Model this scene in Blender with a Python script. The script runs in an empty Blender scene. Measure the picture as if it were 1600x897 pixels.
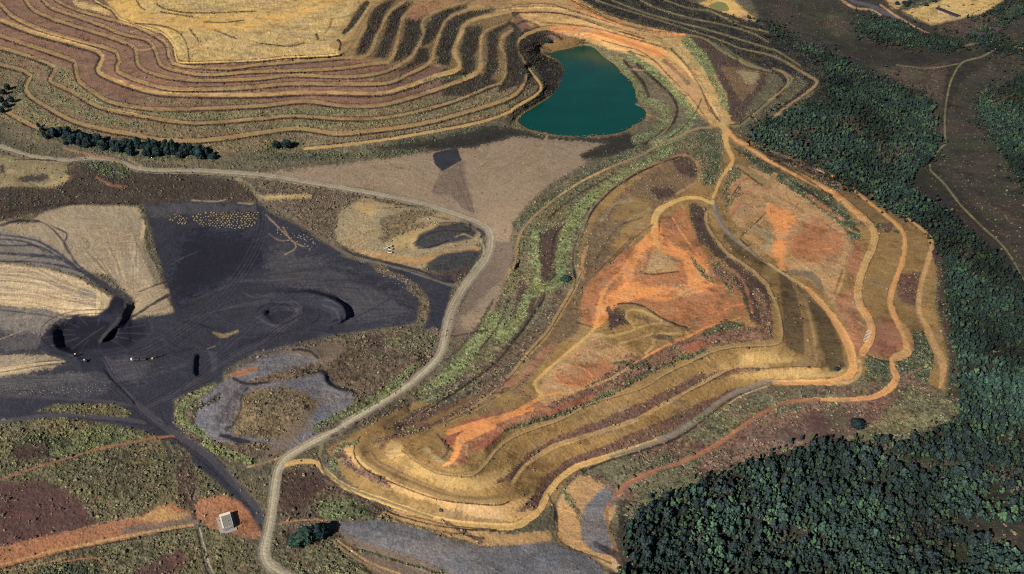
import bpy, math, random
import numpy as np
from mathutils import Vector, Matrix

# ------------------------------------------------------------------ scene, camera, light
scene = bpy.context.scene
random.seed(7)
rng = np.random.default_rng(11)
PW, PH = 1600.0, 897.0                # size of the survey photograph the plan was traced from
FOC, PITCH, CAMH = 1422.0, math.radians(33.0), 700.0
CP, SP = math.cos(PITCH), math.sin(PITCH)
SUN_EL, SUN_DIR = math.radians(32.0), (0.66, 0.75)
KEXP = 1.62                           # light reaching a flat sunlit surface, used to turn seen tones into albedo

cam_data = bpy.data.cameras.new('camera')
cam = bpy.data.objects.new('camera', cam_data)
scene.collection.objects.link(cam)
cam.location = (0, 0, CAMH)
cam.rotation_euler = (math.pi / 2 - PITCH, 0, 0)
cam_data.sensor_fit = 'HORIZONTAL'
cam_data.angle = 2 * math.atan(PW / 2 / FOC)
cam_data.clip_start, cam_data.clip_end = 1.0, 400000.0
scene.camera = cam

world = bpy.data.worlds.new('World')
scene.world = world
world.use_nodes = True
wn = world.node_tree
sky = wn.nodes.new('ShaderNodeTexSky')
sky.sky_type = 'NISHITA'
sky.sun_disc = False
sky.sun_elevation = SUN_EL
sky.air_density, sky.dust_density, sky.ozone_density = 0.55, 0.2, 3.0
sky.sun_rotation = math.atan2(-SUN_DIR[0], -SUN_DIR[1])
bg = wn.nodes['Background']
bg.inputs['Strength'].default_value = 0.05
wn.links.new(sky.outputs[0], bg.inputs['Color'])

sun_data = bpy.data.lights.new('sun', 'SUN')
sun_data.energy = 5.0
sun_data.angle = math.radians(0.5)
sun_data.color = (1.0, 0.94, 0.85)
sun = bpy.data.objects.new('sun', sun_data)
scene.collection.objects.link(sun)
sun.location = (-900, -900, 1500)
d = Vector((SUN_DIR[0] * math.cos(SUN_EL), SUN_DIR[1] * math.cos(SUN_EL), -math.sin(SUN_EL)))
sun.rotation_euler = d.to_track_quat('-Z', 'Y').to_euler()
scene.view_settings.view_transform = 'Standard'
scene.view_settings.look = 'None'
scene.view_settings.exposure = 0.87
scene.view_settings.gamma = 1.0
scene.render.resolution_x, scene.render.resolution_y = 1024, 574
scene.cycles.use_denoising = False
scene.cycles.pixel_filter_type = 'BLACKMAN_HARRIS'
scene.cycles.filter_width = 1.05
scene.cycles.max_bounces = 4
scene.cycles.diffuse_bounces = 2

# ------------------------------------------------------------------ helpers: plan, noise, painting
def unproject(u, v, z):
    x = (u - PW / 2) / FOC
    y = -(v - PH / 2) / FOC
    t = (CAMH - z) / (SP - y * CP)
    return x * t, (CP + y * SP) * t

def vnoise(x, y, seed):
    ix = np.floor(x).astype(np.int64); iy = np.floor(y).astype(np.int64)
    fx = (x - ix).astype(np.float32); fy = (y - iy).astype(np.float32)
    fx = fx * fx * (3 - 2 * fx); fy = fy * fy * (3 - 2 * fy)
    def h(a, b):
        n = (a * 374761393 + b * 668265263 + seed * 974634777) & 0xFFFFFFFF
        n = ((n ^ (n >> 13)) * 1274126177) & 0xFFFFFFFF
        n = n ^ (n >> 16)
        return (n & 0xFFFF).astype(np.float32) / 32767.5 - 1.0
    a = h(ix, iy); b = h(ix + 1, iy); c = h(ix, iy + 1); e = h(ix + 1, iy + 1)
    return (a + (b - a) * fx) * (1 - fy) + (c + (e - c) * fx) * fy

def fbm(x, y, scale, octaves, seed, gain=0.55):
    out = np.zeros(x.shape, np.float32); amp = 1.0; tot = 0.0; f = 1.0 / scale
    for k in range(octaves):
        out += amp * vnoise(x * f + 17.3 * k, y * f - 9.1 * k, seed + k)
        tot += amp; amp *= gain; f *= 2.03
    return out / tot

def P(text):
    """plan points; '@cr' switches to survey sheet column c row r, '@p' to photo pixels, '@zx,y,s' to a detail sheet"""
    x0 = y0 = 0.0; s = 1.0; out = []
    for tok in text.split():
        if tok[0] == '@':
            if tok[1] == 'p': x0 = y0 = 0.0; s = 1.0
            elif tok[1] == 'z':
                a, b, c = tok[2:].split(','); x0, y0, s = float(a), float(b), 1 / float(c)
            else:
                x0 = 400.0 * int(tok[1]); y0 = (0, 225, 450, 672)[int(tok[2])]; s = 0.25078
        else:
            a, b = tok.split(','); out.append((x0 + float(a) * s, y0 + float(b) * s))
    return out

def smooth_path(pts, step=7.0):
    """Catmull-Rom; returns points and the parameter 0..1 by vertex index"""
    p = np.array(pts, float); n = len(p)
    q = np.vstack([2 * p[0] - p[1], p, 2 * p[-1] - p[-2]])
    out = []; par = []
    for i in range(n - 1):
        a, b, c, e = q[i], q[i + 1], q[i + 2], q[i + 3]
        m = max(1, int(np.hypot(*(c - b)) / step))
        for k in range(m):
            t = k / m
            out.append(0.5 * (2 * b + (c - a) * t + (2 * a - 5 * b + 4 * c - e) * t * t + (3 * b - a - 3 * c + e) * t ** 3))
            par.append((i + t) / (n - 1))
    out.append(p[-1]); par.append(1.0)
    return np.array(out), np.array(par)

STEP = 1.2
U1 = np.arange(-120, 1720.1, STEP); V1 = np.arange(-60, 975.1, STEP)
NU, NV = len(U1), len(V1)
UU, VV = np.meshgrid(U1, V1)
UU = UU.astype(np.float32); VV = VV.astype(np.float32)
GX0, GY0 = unproject(UU, VV, 0.0)
WU = UU + 2.2 * fbm(GX0, GY0, 26, 3, 101) + 1.2 * fbm(GX0, GY0, 6, 2, 111)
WV = VV + 1.5 * fbm(GX0, GY0, 26, 3, 121) + 0.8 * fbm(GX0, GY0, 6, 2, 131)
WU = WU.astype(np.float32); WV = WV.astype(np.float32)

def box(a, r):
    if r < 1: return a
    for ax in (0, 1):
        pad = [(0, 0), (0, 0)]; pad[ax] = (r + 1, r)
        c = np.cumsum(np.pad(a, pad, mode='edge'), axis=ax, dtype=np.float64)
        n = a.shape[ax]; w = 2 * r + 1
        hi = np.take(c, range(w, w + n), axis=ax); lo = np.take(c, range(0, n), axis=ax)
        a = ((hi - lo) / w).astype(np.float32)
    return a

RAG = (0.7 * fbm(GX0, GY0, 11, 4, 151, .7) + 0.5 * vnoise(GX0 / 1.7, GY0 / 1.7, 161)).astype(np.float32)
def sst(a, b, x):
    t = np.clip((x - a) / (b - a), 0, 1); return t * t * (3 - 2 * t)

def window(x0, x1, y0, y1):
    i0 = max(0, int((x0 - U1[0]) / STEP)); i1 = min(NU, int((x1 - U1[0]) / STEP) + 2)
    j0 = max(0, int((y0 - V1[0]) / STEP)); j1 = min(NV, int((y1 - V1[0]) / STEP) + 2)
    return i0, i1, j0, j1

def polymask(pts, feather=1, warp=True):
    p = np.array(pts, float)
    i0, i1, j0, j1 = window(p[:, 0].min() - 10, p[:, 0].max() + 10, p[:, 1].min() - 10, p[:, 1].max() + 10)
    if i1 <= i0 or j1 <= j0: return None
    u = (WU if warp else UU)[j0:j1, i0:i1]; v = (WV if warp else VV)[j0:j1, i0:i1]
    ins = np.zeros(u.shape, bool); n = len(p)
    for k in range(n):
        (xa, ya), (xb, yb) = p[k], p[(k + 1) % n]
        if ya == yb: continue
        c = (v >= min(ya, yb)) & (v < max(ya, yb))
        ins ^= c & (u < xa + (v - ya) * (xb - xa) / (yb - ya))
    m = ins.astype(np.float32)
    sl = (slice(j0, j1), slice(i0, i1))
    if feather:
        m = box(box(m, feather), feather)
        if warp and feather > 1:
            r = np.clip(m * (1 - m) * 4, 0, 1)
            m = m * (1 - r) + r * sst(.30, .70, m + .75 * RAG[sl])
    return sl, m.astype(np.float32)

def pathdist(pts, rad, offset=0.0, step=7.0):
    """distance in plan pixels to a smoothed path, and the parameter along it, in a window"""
    s, par = smooth_path(pts, step)
    if offset:
        t = np.gradient(s, axis=0); ln = np.hypot(t[:, 0], t[:, 1])[:, None] + 1e-6
        s = s + offset * np.stack([-t[:, 1], t[:, 0]], 1) / ln
    i0, i1, j0, j1 = window(s[:, 0].min() - rad, s[:, 0].max() + rad, s[:, 1].min() - rad, s[:, 1].max() + rad)
    if i1 <= i0 or j1 <= j0: return None
    D = np.full((j1 - j0, i1 - i0), 1e9, np.float32); T = np.zeros_like(D)
    for k in range(len(s) - 1):
        a, b = s[k], s[k + 1]
        a0, a1, b0, b1 = window(min(a[0], b[0]) - rad, max(a[0], b[0]) + rad, min(a[1], b[1]) - rad, max(a[1], b[1]) + rad)
        a0 = max(a0, i0); a1 = min(a1, i1); b0 = max(b0, j0); b1 = min(b1, j1)
        if a1 <= a0 or b1 <= b0: continue
        u = UU[b0:b1, a0:a1]; v = VV[b0:b1, a0:a1]
        ab = b - a; l2 = ab @ ab + 1e-9
        t = np.clip(((u - a[0]) * ab[0] + (v - a[1]) * ab[1]) / l2, 0, 1)
        dd = np.hypot(u - a[0] - t * ab[0], v - a[1] - t * ab[1])
        sl = (slice(b0 - j0, b1 - j0), slice(a0 - i0, a1 - i0))
        better = dd < D[sl]
        D[sl][better] = dd[better]
        T[sl][better] = (par[k] + t * (par[k + 1] - par[k]))[better]
    return (slice(j0, j1), slice(i0, i1)), D, T

def sst(a, b, x):
    t = np.clip((x - a) / (b - a), 0, 1); return t * t * (3 - 2 * t)

def lin(c):
    c = np.array(c, float) / 255.0
    return np.where(c <= 0.04045, c / 12.92, ((c + 0.055) / 1.055) ** 2.4)

EDGE = fbm(GX0, GY0, 9, 4, 141, .75) + .35 * fbm(GX0, GY0, 45, 2, 145)       # ragged edges of tracks
WEAR = fbm(GX0, GY0, 28, 3, 171, .6)
# painted fields: colour, tone variation, roughness height, shrubs per m2, greenness, trees per m2
CUR = np.zeros((NV, NU, 3), np.float32)
VAR = np.zeros((NV, NU), np.float32); ROU = np.zeros_like(VAR); SHR = np.zeros_like(VAR); GRN = np.zeros_like(VAR); TRE = np.zeros_like(VAR)
RID = np.zeros((NV, NU), np.int16)    # which setting object a face belongs to
MAT = {}
def mat(name, rgb, var=0.15, rough=0.15, shrub=0.0, green=0.3, tree=0.0):
    MAT[name] = (np.array(lin(rgb) / KEXP, np.float32), var, rough, shrub, green, tree)
def blend(sl, m, name):
    c, var, rough, shrub, green, tree = MAT[name]
    m3 = m[..., None]
    CUR[sl] = CUR[sl] * (1 - m3) + c * m3
    for A, val in ((VAR, var), (ROU, rough), (SHR, shrub), (GRN, green), (TRE, tree)):
        A[sl] = A[sl] * (1 - m) + val * m
def poly(name, pts, feather=1, rid=None, alpha=1.0):
    r = polymask(pts if not isinstance(pts, str) else P(pts), feather)
    if r is None: return
    sl, m = r
    blend(sl, m * alpha, name)
    if rid is not None: RID[sl][m > 0.5] = rid
def strip(name, pts, hw, rid=None, offset=0.0, alpha=1.0, soft=0.8, rag=0.8, fade=.35):
    pts = P(pts) if isinstance(pts, str) else pts
    hws = np.atleast_1d(np.array(hw, float)); top = hws.max()
    r = pathdist(pts, top + 5, offset)
    if r is None: return
    sl, D, T = r
    w = np.interp(T, np.linspace(0, 1, len(hws)), hws) if len(hws) > 1 else hws[0]
    e = D + rag * np.clip(w / 3, .35, 1.2) * EDGE[sl] * 2.0
    m = (1 - sst(w - soft, w + soft, e)).astype(np.float32)
    m = m * np.clip(1 + fade * 1.6 * WEAR[sl], .35, 1)
    blend(sl, m * alpha, name)
    if rid is not None: RID[sl][m > 0.5] = rid

# height anchors on the plan
ZC = np.zeros((NV, NU), np.float32); ZM = np.zeros((NV, NU), np.float32)
def zline(pts, z, hw=1.0):
    pts = P(pts) if isinstance(pts, str) else pts
    zs = np.atleast_1d(np.array(z, float))
    r = pathdist(pts, hw + 2)
    if r is None: return
    sl, D, T = r
    val = np.interp(T, np.linspace(0, 1, len(zs)), zs) if len(zs) > 1 else np.full(T.shape, zs[0])
    k = D <= max(hw, 0.8)
    ZC[sl][k] = val[k]; ZM[sl][k] = 1
def zpoly(pts, z):
    r = polymask(pts if not isinstance(pts, str) else P(pts), 0, False)
    if r is None: return
    sl, m = r; k = m > 0.5
    ZC[sl][k] = z; ZM[sl][k] = 1
def solve_heights():
    levels = []; zc, m = ZC * ZM, ZM.copy()
    while True:
        levels.append((zc, m))
        if min(m.shape) < 14: break
        h, w = m.shape; h2, w2 = (h + 1) // 2, (w + 1) // 2
        pz = np.zeros((h2 * 2, w2 * 2), np.float32); pm = np.zeros_like(pz)
        pz[:h, :w] = zc; pm[:h, :w] = m
        zs = pz.reshape(h2, 2, w2, 2).sum((1, 3)); ms = pm.reshape(h2, 2, w2, 2).sum((1, 3))
        m2 = (ms > 0).astype(np.float32)
        zc, m = np.where(ms > 0, zs / np.maximum(ms, 1e-6), 0).astype(np.float32), m2
    z = None
    for zc, m in reversed(levels):
        h, w = m.shape
        if z is None: z = np.full((h, w), zc.sum() / max(m.sum(), 1), np.float32); it = 400
        else:
            z = np.repeat(np.repeat(z, 2, 0), 2, 1)[:h, :w]; it = 90 if h * w < 2e5 else 45
        z = np.where(m > 0, zc, z)
        for _ in range(it):
            p = np.pad(z, 1, mode='edge')
            a = 0.25 * (p[:-2, 1:-1] + p[2:, 1:-1] + p[1:-1, :-2] + p[1:-1, 2:])
            z = np.where(m > 0, zc, a).astype(np.float32)
    return z
# ------------------------------------------------------------------ surface materials (tone on flat sunlit ground
#    name         tone            var   rough shrub  green tree
mat('scrub', (100, 92, 74),   0.30, 0.35, .0060, .35)
mat('heath', (60, 57, 51), 0.22, 0.30, .0026, .25)
mat('heathdark', (50, 48, 43), 0.22, 0.25, .0010, .25)
mat('forest', (48, 50, 44),   0.30, 0.40, .0030, .50, .130)
mat('pink', (122, 92, 76), 0.16, 0.22, .0008, .20)
mat('pinkgreen', (120, 104, 80), 0.25, 0.40, .0080, .75)
mat('darkslope', (62, 56, 48), 0.28, 0.40, .0090, .55)  # dark scrub, with the shade of right-facing slopes put into the tone
mat('darkface', (54, 48, 44), 0.40, 0.50, .0100, .45)  # dark scrub; on right-facing terrace slopes it also carries painted shade
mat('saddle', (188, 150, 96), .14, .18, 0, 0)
mat('backface', (38, 38, 40), .40, .55, .0220, .45)  # back slopes turned from the sun: shade put in, plus dense scrub
mat('reddirt', (164, 104, 74), .14, .15, 0, 0)
mat('gold', (196, 164, 102), 0.14, 0.30, 0, 0)
mat('goldbright', (210, 170, 98), 0.08, 0.12, 0, 0)
mat('golddull', (190, 162, 106), 0.14, 0.35, 0, 0)
mat('bench', (158, 130, 88), 0.10, 0.08, 0, 0)
mat('benchdim', (132, 112, 86), 0.15, 0.10, 0, 0)
mat('benchwide', (186, 154, 100), 0.08, 0.08, 0, 0)
mat('darkline', (58, 42, 34), 0.35, 0.35, .0150, .25)  # dark brown line with sparse scrub along benches and tracks
mat('darktone', (50, 42, 40),   0.25, 0.25, .006, .4)  # dark grey-brown for ditches, hedges and the tree row's painted shadow
mat('olive', (148, 118, 74), 0.14, 0.16, .0004, .3)
mat('olivebench', (136, 110, 72), 0.08, 0.06, 0, .3)
mat('oliveshade', (104, 86, 60),  0.16, 0.18, .0008, .3)  # olive with the shade of right-facing dump slopes painted in
mat('goldolive', (190, 152, 100), 0.09, 0.10, 0, 0)  # brighter olive: sunlight on the lower-left slopes put into the tone
mat('goldolive2', (176, 144, 92), 0.09, 0.10, .0003, .2)
mat('purplebrown', (108, 80, 68),  0.20, 0.22, .0070, .15)
mat('purple', (118, 88, 76),  0.20, 0.28, .0130, .25)
mat('purpleflat', (92, 68, 64),   0.16, 0.25, .0040, .10)
mat('redpurple', (122, 90, 74),  0.20, 0.25, .0120, .35)
mat('brownolive', (118, 96, 72),  0.22, 0.28, .0045, .25)
mat('browndark', (80, 64, 58),   0.22, 0.35, .0060, .25)
mat('orange', (174, 118, 80), 0.12, 0.20, .0004, .1)
mat('orangebright', (224, 150, 90), 0.08, 0.10, 0, 0)
mat('orangedull', (178, 140, 98), 0.14, 0.22, .0004, .2)
mat('orangetan', (182, 144, 98), 0.14, 0.18, 0, 0)
mat('orangebrown', (160, 112, 82), 0.16, 0.22, .0008, .2)
mat('red', (156, 98, 74), 0.14, 0.15, 0, 0)
mat('redroad', (152, 104, 80),  0.10, 0.06, 0, 0)
mat('taupe', (148, 128, 106), 0.10, 0.15, 0, .2)
mat('taupedark', (120, 104, 90),  0.12, 0.15, 0, .2)
mat('olivegrey', (142, 128, 96), 0.16, 0.25, .0006, .3)
mat('yellowtan', (158, 140, 108), 0.16, 0.25, .0012, .2)
mat('yellow', (182, 156, 108), 0.12, 0.15, 0, 0)
mat('scrubdots', (106, 92, 76),   0.24, 0.45, .0120, .12)
mat('darkbrown', (74, 64, 56),   0.24, 0.40, .0050, .18)
mat('charcoal',   (66, 65, 66),   0.16, 0.30, 0, 0)
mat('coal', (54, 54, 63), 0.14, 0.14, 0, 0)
mat('coal_and_shade', (36, 36, 48), 0.10, 0.10, 0, 0)  # dark coal; also the shade painted along the grey tip edges
mat('coallight', (76, 74, 78), 0.16, 0.2, 0, 0)
mat('coalroad',   (78, 74, 80),   0.06, 0.04, 0, 0)
mat('fan', (160, 143, 117), 0.13, 0.15, 0, 0)
mat('fanbright', (208, 182, 142),0.14, 0.16, 0, 0)
mat('fangrey', (128, 120, 112),0.14, 0.14, 0, 0)
mat('rock', (112, 109, 112), 0.30, 0.26, 0, 0)
mat('gravel', (110, 107, 108), 0.30, 0.18, 0, 0)
mat('brownhump', (118, 102, 78),  0.24, 0.35, .0100, .2)
mat('haul', (164, 152, 128),0.07, 0.05, 0, 0)
mat('haulpale', (194, 182, 150),0.07, 0.03, 0, 0)
mat('hauldark', (132, 120, 104), 0.08, 0.05, 0, 0)
mat('roadgold', (208, 168, 104), 0.07, 0.05, 0, 0)
mat('roadorange', (212, 156, 98), 0.07, 0.05, 0, 0)
mat('roadgrey',   (116, 112, 104),0.08, 0.05, 0, 0)
mat('roadasph',   (92, 88, 92),   0.06, 0.04, 0, 0)
mat('track', (150, 124, 92), 0.12, 0.08, 0, 0)
mat('trackgreen', (124, 118, 84), 0.12, 0.10, 0, 0)
mat('green', (108, 112, 78),   0.30, 0.50, .0230, .85)
mat('greenbright', (118, 126, 82), 0.30, 0.55, .0240, 1.0)
mat('greendark', (76, 82, 64),   0.28, 0.60, .0240, .70)
mat('greenscrub', (106, 98, 74),   0.30, 0.45, .0150, .55)
mat('brownscrub', (98, 84, 70),   0.28, 0.45, .0100, .20)
mat('pondgreen',  (120, 116, 56), 0.05, 0.0, 0, 0)
mat('shore',      (126, 100, 64), 0.15, 0.15, .0008, .3)
mat('concrete',   (168, 158, 146),0.06, 0.02, 0, 0)

CUR[:] = MAT['scrub'][0]; VAR[:] = .3; ROU[:] = .35; SHR[:] = .006; GRN[:] = .35

GROUND, HILL, DUMP, COAL, FIELD, SHELF, GRAVEL, QUARRY, YARD = 0, 1, 2, 3, 4, 5, 6, 7, 8
HAUL, COALROAD, DUMPROAD, REDROAD, ORANGEROAD, LAKETRACK, TERRACE_A, TERRACE_B, TERRACE_C, FIELDTRACK, SIDETRACK, REDTRACK, PALETRACK, SPURROAD, RIMTRACK, TARROAD, BELTTRACK, COALTRACK = range(20, 38)

# ------------------------------------------------------------------ areas, broad to fine
poly('heath', '@p 1130,-100 1800,-100 1800,1000 950,1000 955,870 975,770 1100,720 1250,690 1400,640 1500,610 1470,450 1440,360 1300,290 1180,210 1280,150 1200,60', 2, FIELD)
poly('heathdark', '@p 1290,60 1340,105 1440,135 1475,160 1465,250 1425,265 1415,290 1480,330 1540,390 1620,470 1560,360 1490,290 1455,250 1475,190 1500,130 1540,100 1500,80 1400,75 1330,60', 2)
poly('browndark', '@p 1360,105 1480,100 1475,155 1430,150', 3)
poly('browndark', '@p 1300,20 1330,40 1310,60 1285,40', 3)
poly('pink', '@p -200,-100 900,-100 1000,0 1070,50 850,60 815,100 840,140 800,175 560,228 350,240 200,215 60,195 -200,100', 1, HILL)
poly('pinkgreen', '@p -200,55 0,72 70,92 110,112 130,132 190,160 260,172 400,166 560,166 640,158 700,145 780,100 815,80 840,140 800,180 560,230 338,240 200,218 60,200 -200,130', 2)
poly('darkslope', '@p 565,88 620,-10 640,-100 900,-100 830,10 800,30 825,60 815,85 790,125 740,150 690,150 690,125 690,100 640,100 610,95', 2)
poly('gold', '@p 140,-100 165,0 178,18 188,30 210,38 252,50 268,68 276,90 290,99 380,96 460,93 540,87 556,70 570,48 586,20 602,0 640,-100', 1)
poly('golddull', '@p 270,60 300,45 370,52 430,40 480,20 520,10 560,0 580,10 560,40 545,60 535,82 460,86 380,90 300,92 282,80', 4)
poly('goldbright', '@p 150,-60 170,2 186,22 210,34 260,42 330,48 420,44 470,26 520,6 600,-40 560,-40 470,10 420,24 300,30 230,18 190,-20', 3)
poly('golddull', '@p 245,0 300,-5 420,-20 440,0 380,14 300,18 250,14', 3)
poly('golddull', '@p 110,0 180,14 178,22 150,18 120,10', 2)
# orange saddle east of the lake
poly('saddle', '@p 640,-100 820,-100 900,-5 950,18 1010,36 1072,52 1096,80 1120,120 1140,160 1150,200 1112,198 1060,150 1030,110 985,85 930,72 880,52 850,46 828,40 810,20 790,20 740,14 690,15 655,30 630,25', 1)
poly('orangebrown', '@p 655,20 690,-10 760,-20 800,10 730,8 690,14 665,28', 2)
poly('orangebright', '@p 885,38 940,48 990,62 1035,82 1050,95 1012,82 960,66 890,50', 3)
poly('orangedull', '@p 1030,100 1080,110 1110,150 1120,180 1090,165 1060,140', 3)
poly('darkface', '@p 820,45 845,50 878,72 890,95 880,130 850,150 822,155 838,140 845,120 828,95 815,80 812,60', 2)
poly('greenscrub', '@p 895,58 940,72 975,92 990,110 1010,160 1005,185 985,205 940,215 880,228 800,222 760,215 800,190 830,210 900,214 970,208 1003,180 1000,160 985,130 965,110 940,85 900,72', 2)
poly('shore', '@p 840,74 880,78 912,70 900,60 870,58 860,66', 2)
poly('heathdark', '@p 800,200 850,212 930,215 985,205 1000,225 940,232 880,228 780,232 700,238 560,232 640,220 720,205 760,196', 3)
# east terraces of the hill
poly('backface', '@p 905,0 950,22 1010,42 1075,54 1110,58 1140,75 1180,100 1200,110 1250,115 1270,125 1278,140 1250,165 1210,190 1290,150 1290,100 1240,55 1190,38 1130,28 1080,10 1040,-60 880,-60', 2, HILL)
poly('browndark', '@p 1075,58 1102,60 1140,82 1200,106 1198,130 1170,165 1160,190 1142,188 1136,150 1118,112 1095,80', 2)
poly('brownolive', '@p 1125,103 1190,113 1180,140 1160,157 1142,135', 2)
poly('olivegrey', '@p 1152,108 1186,115 1182,128 1168,134', 2)
poly('greenbright', '@p 1062,62 1074,54 1085,66 1105,88 1114,105 1118,125 1132,145 1140,178 1128,165 1118,140 1104,120 1090,100 1075,80', 2)
poly('goldbright', '@z1080,0,10 100,60 300,0 400,-40 560,-30 700,20 780,130 900,210 1020,310 900,330 560,320 470,270 380,190 250,130', 1, QUARRY)
poly('orangedull', '@z1080,0,10 800,220 1020,312 900,330 560,325 540,300 700,310 780,300', 1)
# mid flats
poly('olivegrey', '@p -200,232 0,240 60,252 105,258 112,275 85,290 60,292 0,296 -200,310', 2)
poly('darkbrown', '@p -200,292 0,292 60,293 100,285 110,262 140,256 200,268 300,272 370,283 402,308 385,318 340,312 300,318 215,318 120,320 70,330 0,345 -200,350', 2)
poly('greendark', '@p 120,250 170,255 200,262 200,275 185,280 150,268', 2)
poly('taupe', '@p 370,276 450,266 600,248 680,236 740,232 800,214 950,224 930,243 900,262 860,288 822,320 802,350 796,380 770,380 760,352 700,330 600,300 440,280', 2)
poly('taupedark', '@p 690,268 722,250 734,300 744,336 730,330 705,306 676,302', 2)
poly('coal', '@p 676,240 715,231 722,250 690,268 679,256', 0)
poly('heathdark', '@p 905,240 940,226 985,222 1000,228 950,246 912,250', 2)
poly('taupedark', '@p 770,378 802,378 796,420 792,460 776,482 752,520 712,532 704,512 738,442', 2)
poly('taupe', '@p 760,460 785,440 780,470 755,505 725,520 718,500', 3)
poly('scrubdots', '@p 400,284 480,284 560,298 592,318 560,330 530,350 526,375 518,386 470,352 425,326 402,306', 2)
poly('yellowtan', '@p 528,330 570,308 650,325 700,332 742,350 756,375 730,396 690,402 650,422 600,408 560,396 524,376', 2)
poly('yellow', '@p 560,318 580,318 592,330 580,340 552,322', 2)
poly('yellow', '@p 600,380 615,368 680,348 700,352 660,368 640,385 610,392', 2)
poly('yellow', '@p 402,306 485,303 486,310 405,313', 1)
poly('orangetan', '@p 540,386 600,396 660,402 700,392 752,382 752,390 690,398 660,412 640,412 590,408', 2)
poly('brownhump', '@p 595,342 640,328 690,330 650,346 600,372', 2)
poly('brownhump', '@p 590,372 640,352 690,345 640,362 600,378', 2)
poly('charcoal', '@p 645,385 655,366 685,352 722,347 746,362 738,374 700,380 670,389', 1)
poly('charcoal', '@p 666,412 690,397 740,390 748,395 738,422 715,420 690,428 668,422', 1)
poly('browndark', '@p 690,428 735,410 728,430 712,440 700,436', 2)
# coal workings
poly('coal', '@p -200,500 0,480 60,520 100,495 200,500 270,488 225,318 262,315 345,315 400,318 412,320 418,345 420,372 466,400 500,382 528,398 572,412 600,426 640,442 656,462 652,500 636,510 580,516 520,522 455,540 400,550 350,578 346,598 300,612 270,625 272,660 320,690 400,800 420,840 400,830 370,780 262,690 200,672 0,664 -200,660', 1, COAL)
poly('coal', '@p 600,408 650,424 700,432 712,440 702,462 690,520 655,524 668,500 672,470 650,444 610,428', 1)
poly('coal', '@p 404,322 430,336 462,350 505,380 540,396 480,410 430,404', 1, COAL)
poly('coallight', '@p 225,318 300,318 400,322 410,330 300,334 235,340', 3)
poly('coal_and_shade', '@p 300,350 420,380 420,410 350,440 290,470 276,480 262,440', 14)
poly('coallight', '@p 420,380 470,395 560,430 640,470 640,500 540,505 545,470 500,450 420,450', 14)
poly('coallight', '@p 160,560 215,560 240,570 215,600 180,590', 4)
poly('coallight', '@p -200,590 60,585 150,580 180,600 150,620 0,618 -200,620', 4)
poly('fan', '@p -200,350 0,345 40,350 70,331 120,320 214,324 222,340 229,388 248,428 257,458 272,488 246,493 224,493 205,500 213,472 196,456 170,430 110,420 0,402 -200,400', 1, SHELF)
poly('fangrey', '@p -200,365 0,360 60,372 95,392 130,420 175,452 110,425 0,405 -200,410', 3)
poly('fanbright', '@p -200,415 0,412 60,418 110,430 150,450 175,466 163,492 130,494 100,493 75,484 0,478 -200,480', 1, SHELF)
poly('fangrey', '@p -200,478 0,478 70,484 120,494 80,505 60,535 0,540 -200,540', 3, SHELF)
poly('coal', '@p -200,512 0,514 64,520 64,560 0,556 -200,556', 5)
poly('fan', '@p -200,554 0,554 70,554 108,566 60,580 0,588 -200,590', 2)
poly('fanbright', '@p -200,574 0,574 60,566 100,564 40,580 0,586 -200,590', 1)
poly('fan', '@p 212,482 230,468 262,450 266,462 240,478 214,494', 1)
poly('coal_and_shade', '@p 66,525 92,500 120,492 150,494 168,480 182,458 200,468 205,500 232,498 237,520 200,542 140,545 100,556 80,545', 1, COAL)
# grey tips south of the coal
poly('scrubdots', '@p 346,600 400,556 450,540 520,526 600,518 680,512 698,520 690,562 650,602 560,662 480,702 415,726 360,716 300,692 272,660 275,626 320,602', 2)
poly('browndark', '@p 560,526 605,524 600,545 565,548', 2)
poly('brownscrub', '@p 500,548 560,528 600,548 665,546 672,580 640,600 560,606 520,600 512,575', 3)
poly('greenscrub', '@p 600,525 680,518 690,545 640,548 605,545', 3)
poly('taupedark', '@p 440,550 520,532 545,545 510,570 480,565 430,580 380,598', 3)
poly('rock', '@p 350,598 378,572 405,560 440,552 470,553 500,566 460,574 420,586 380,598', 1, GRAVEL)
poly('rock', '@p 340,602 352,596 400,602 470,590 506,582 512,600 540,610 556,618 544,645 500,670 470,694 440,706 420,690 372,692 358,668 376,612 352,602 345,640 350,670 340,690 304,665 308,642 320,620', 1, GRAVEL)
poly('rock', '@p 345,600 385,608 372,640 362,668 372,692 340,692 305,668 308,642', 1, GRAVEL)
poly('brownhump', '@p 378,620 402,606 440,605 480,614 496,630 482,664 455,686 402,686 366,680 366,652', 2)
poly('orangebrown', '@p 352,588 372,578 400,572 405,578 372,588', 1)
poly('greenscrub', '@p 84,632 180,630 206,645 200,653 90,645 58,642', 1)
# south-west scrub
poly('greenscrub', '@p -200,655 0,656 100,652 220,672 262,690 320,740 345,795 300,802 200,815 0,862 -200,900', 2)
poly('green', '@p 60,680 150,668 215,676 190,695 100,715 60,705', 5)
poly('greendark', '@p 20,690 70,675 120,690 60,715 20,710', 5)
poly('browndark', '@p 20,695 70,690 75,715 20,720', 4)
poly('purpleflat', '@p -200,770 0,752 60,752 105,762 130,790 158,820 60,852 0,860 -200,900', 3)
poly('greenscrub', '@p 130,760 200,720 265,710 275,760 250,790 200,810 160,815', 5)
poly('brownscrub', '@p 275,690 300,705 310,800 285,800 280,760', 2)
poly('orangebrown', '@p -200,905 0,854 50,842 110,828 170,815 215,808 250,790 275,785 300,800 312,812 220,838 100,862 0,887 -200,930', 2)
poly('orangetan', '@p 215,810 255,792 300,804 305,812 250,820', 3)
poly('taupedark', '@p 180,830 220,820 300,808 316,814 220,836', 3)
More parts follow.
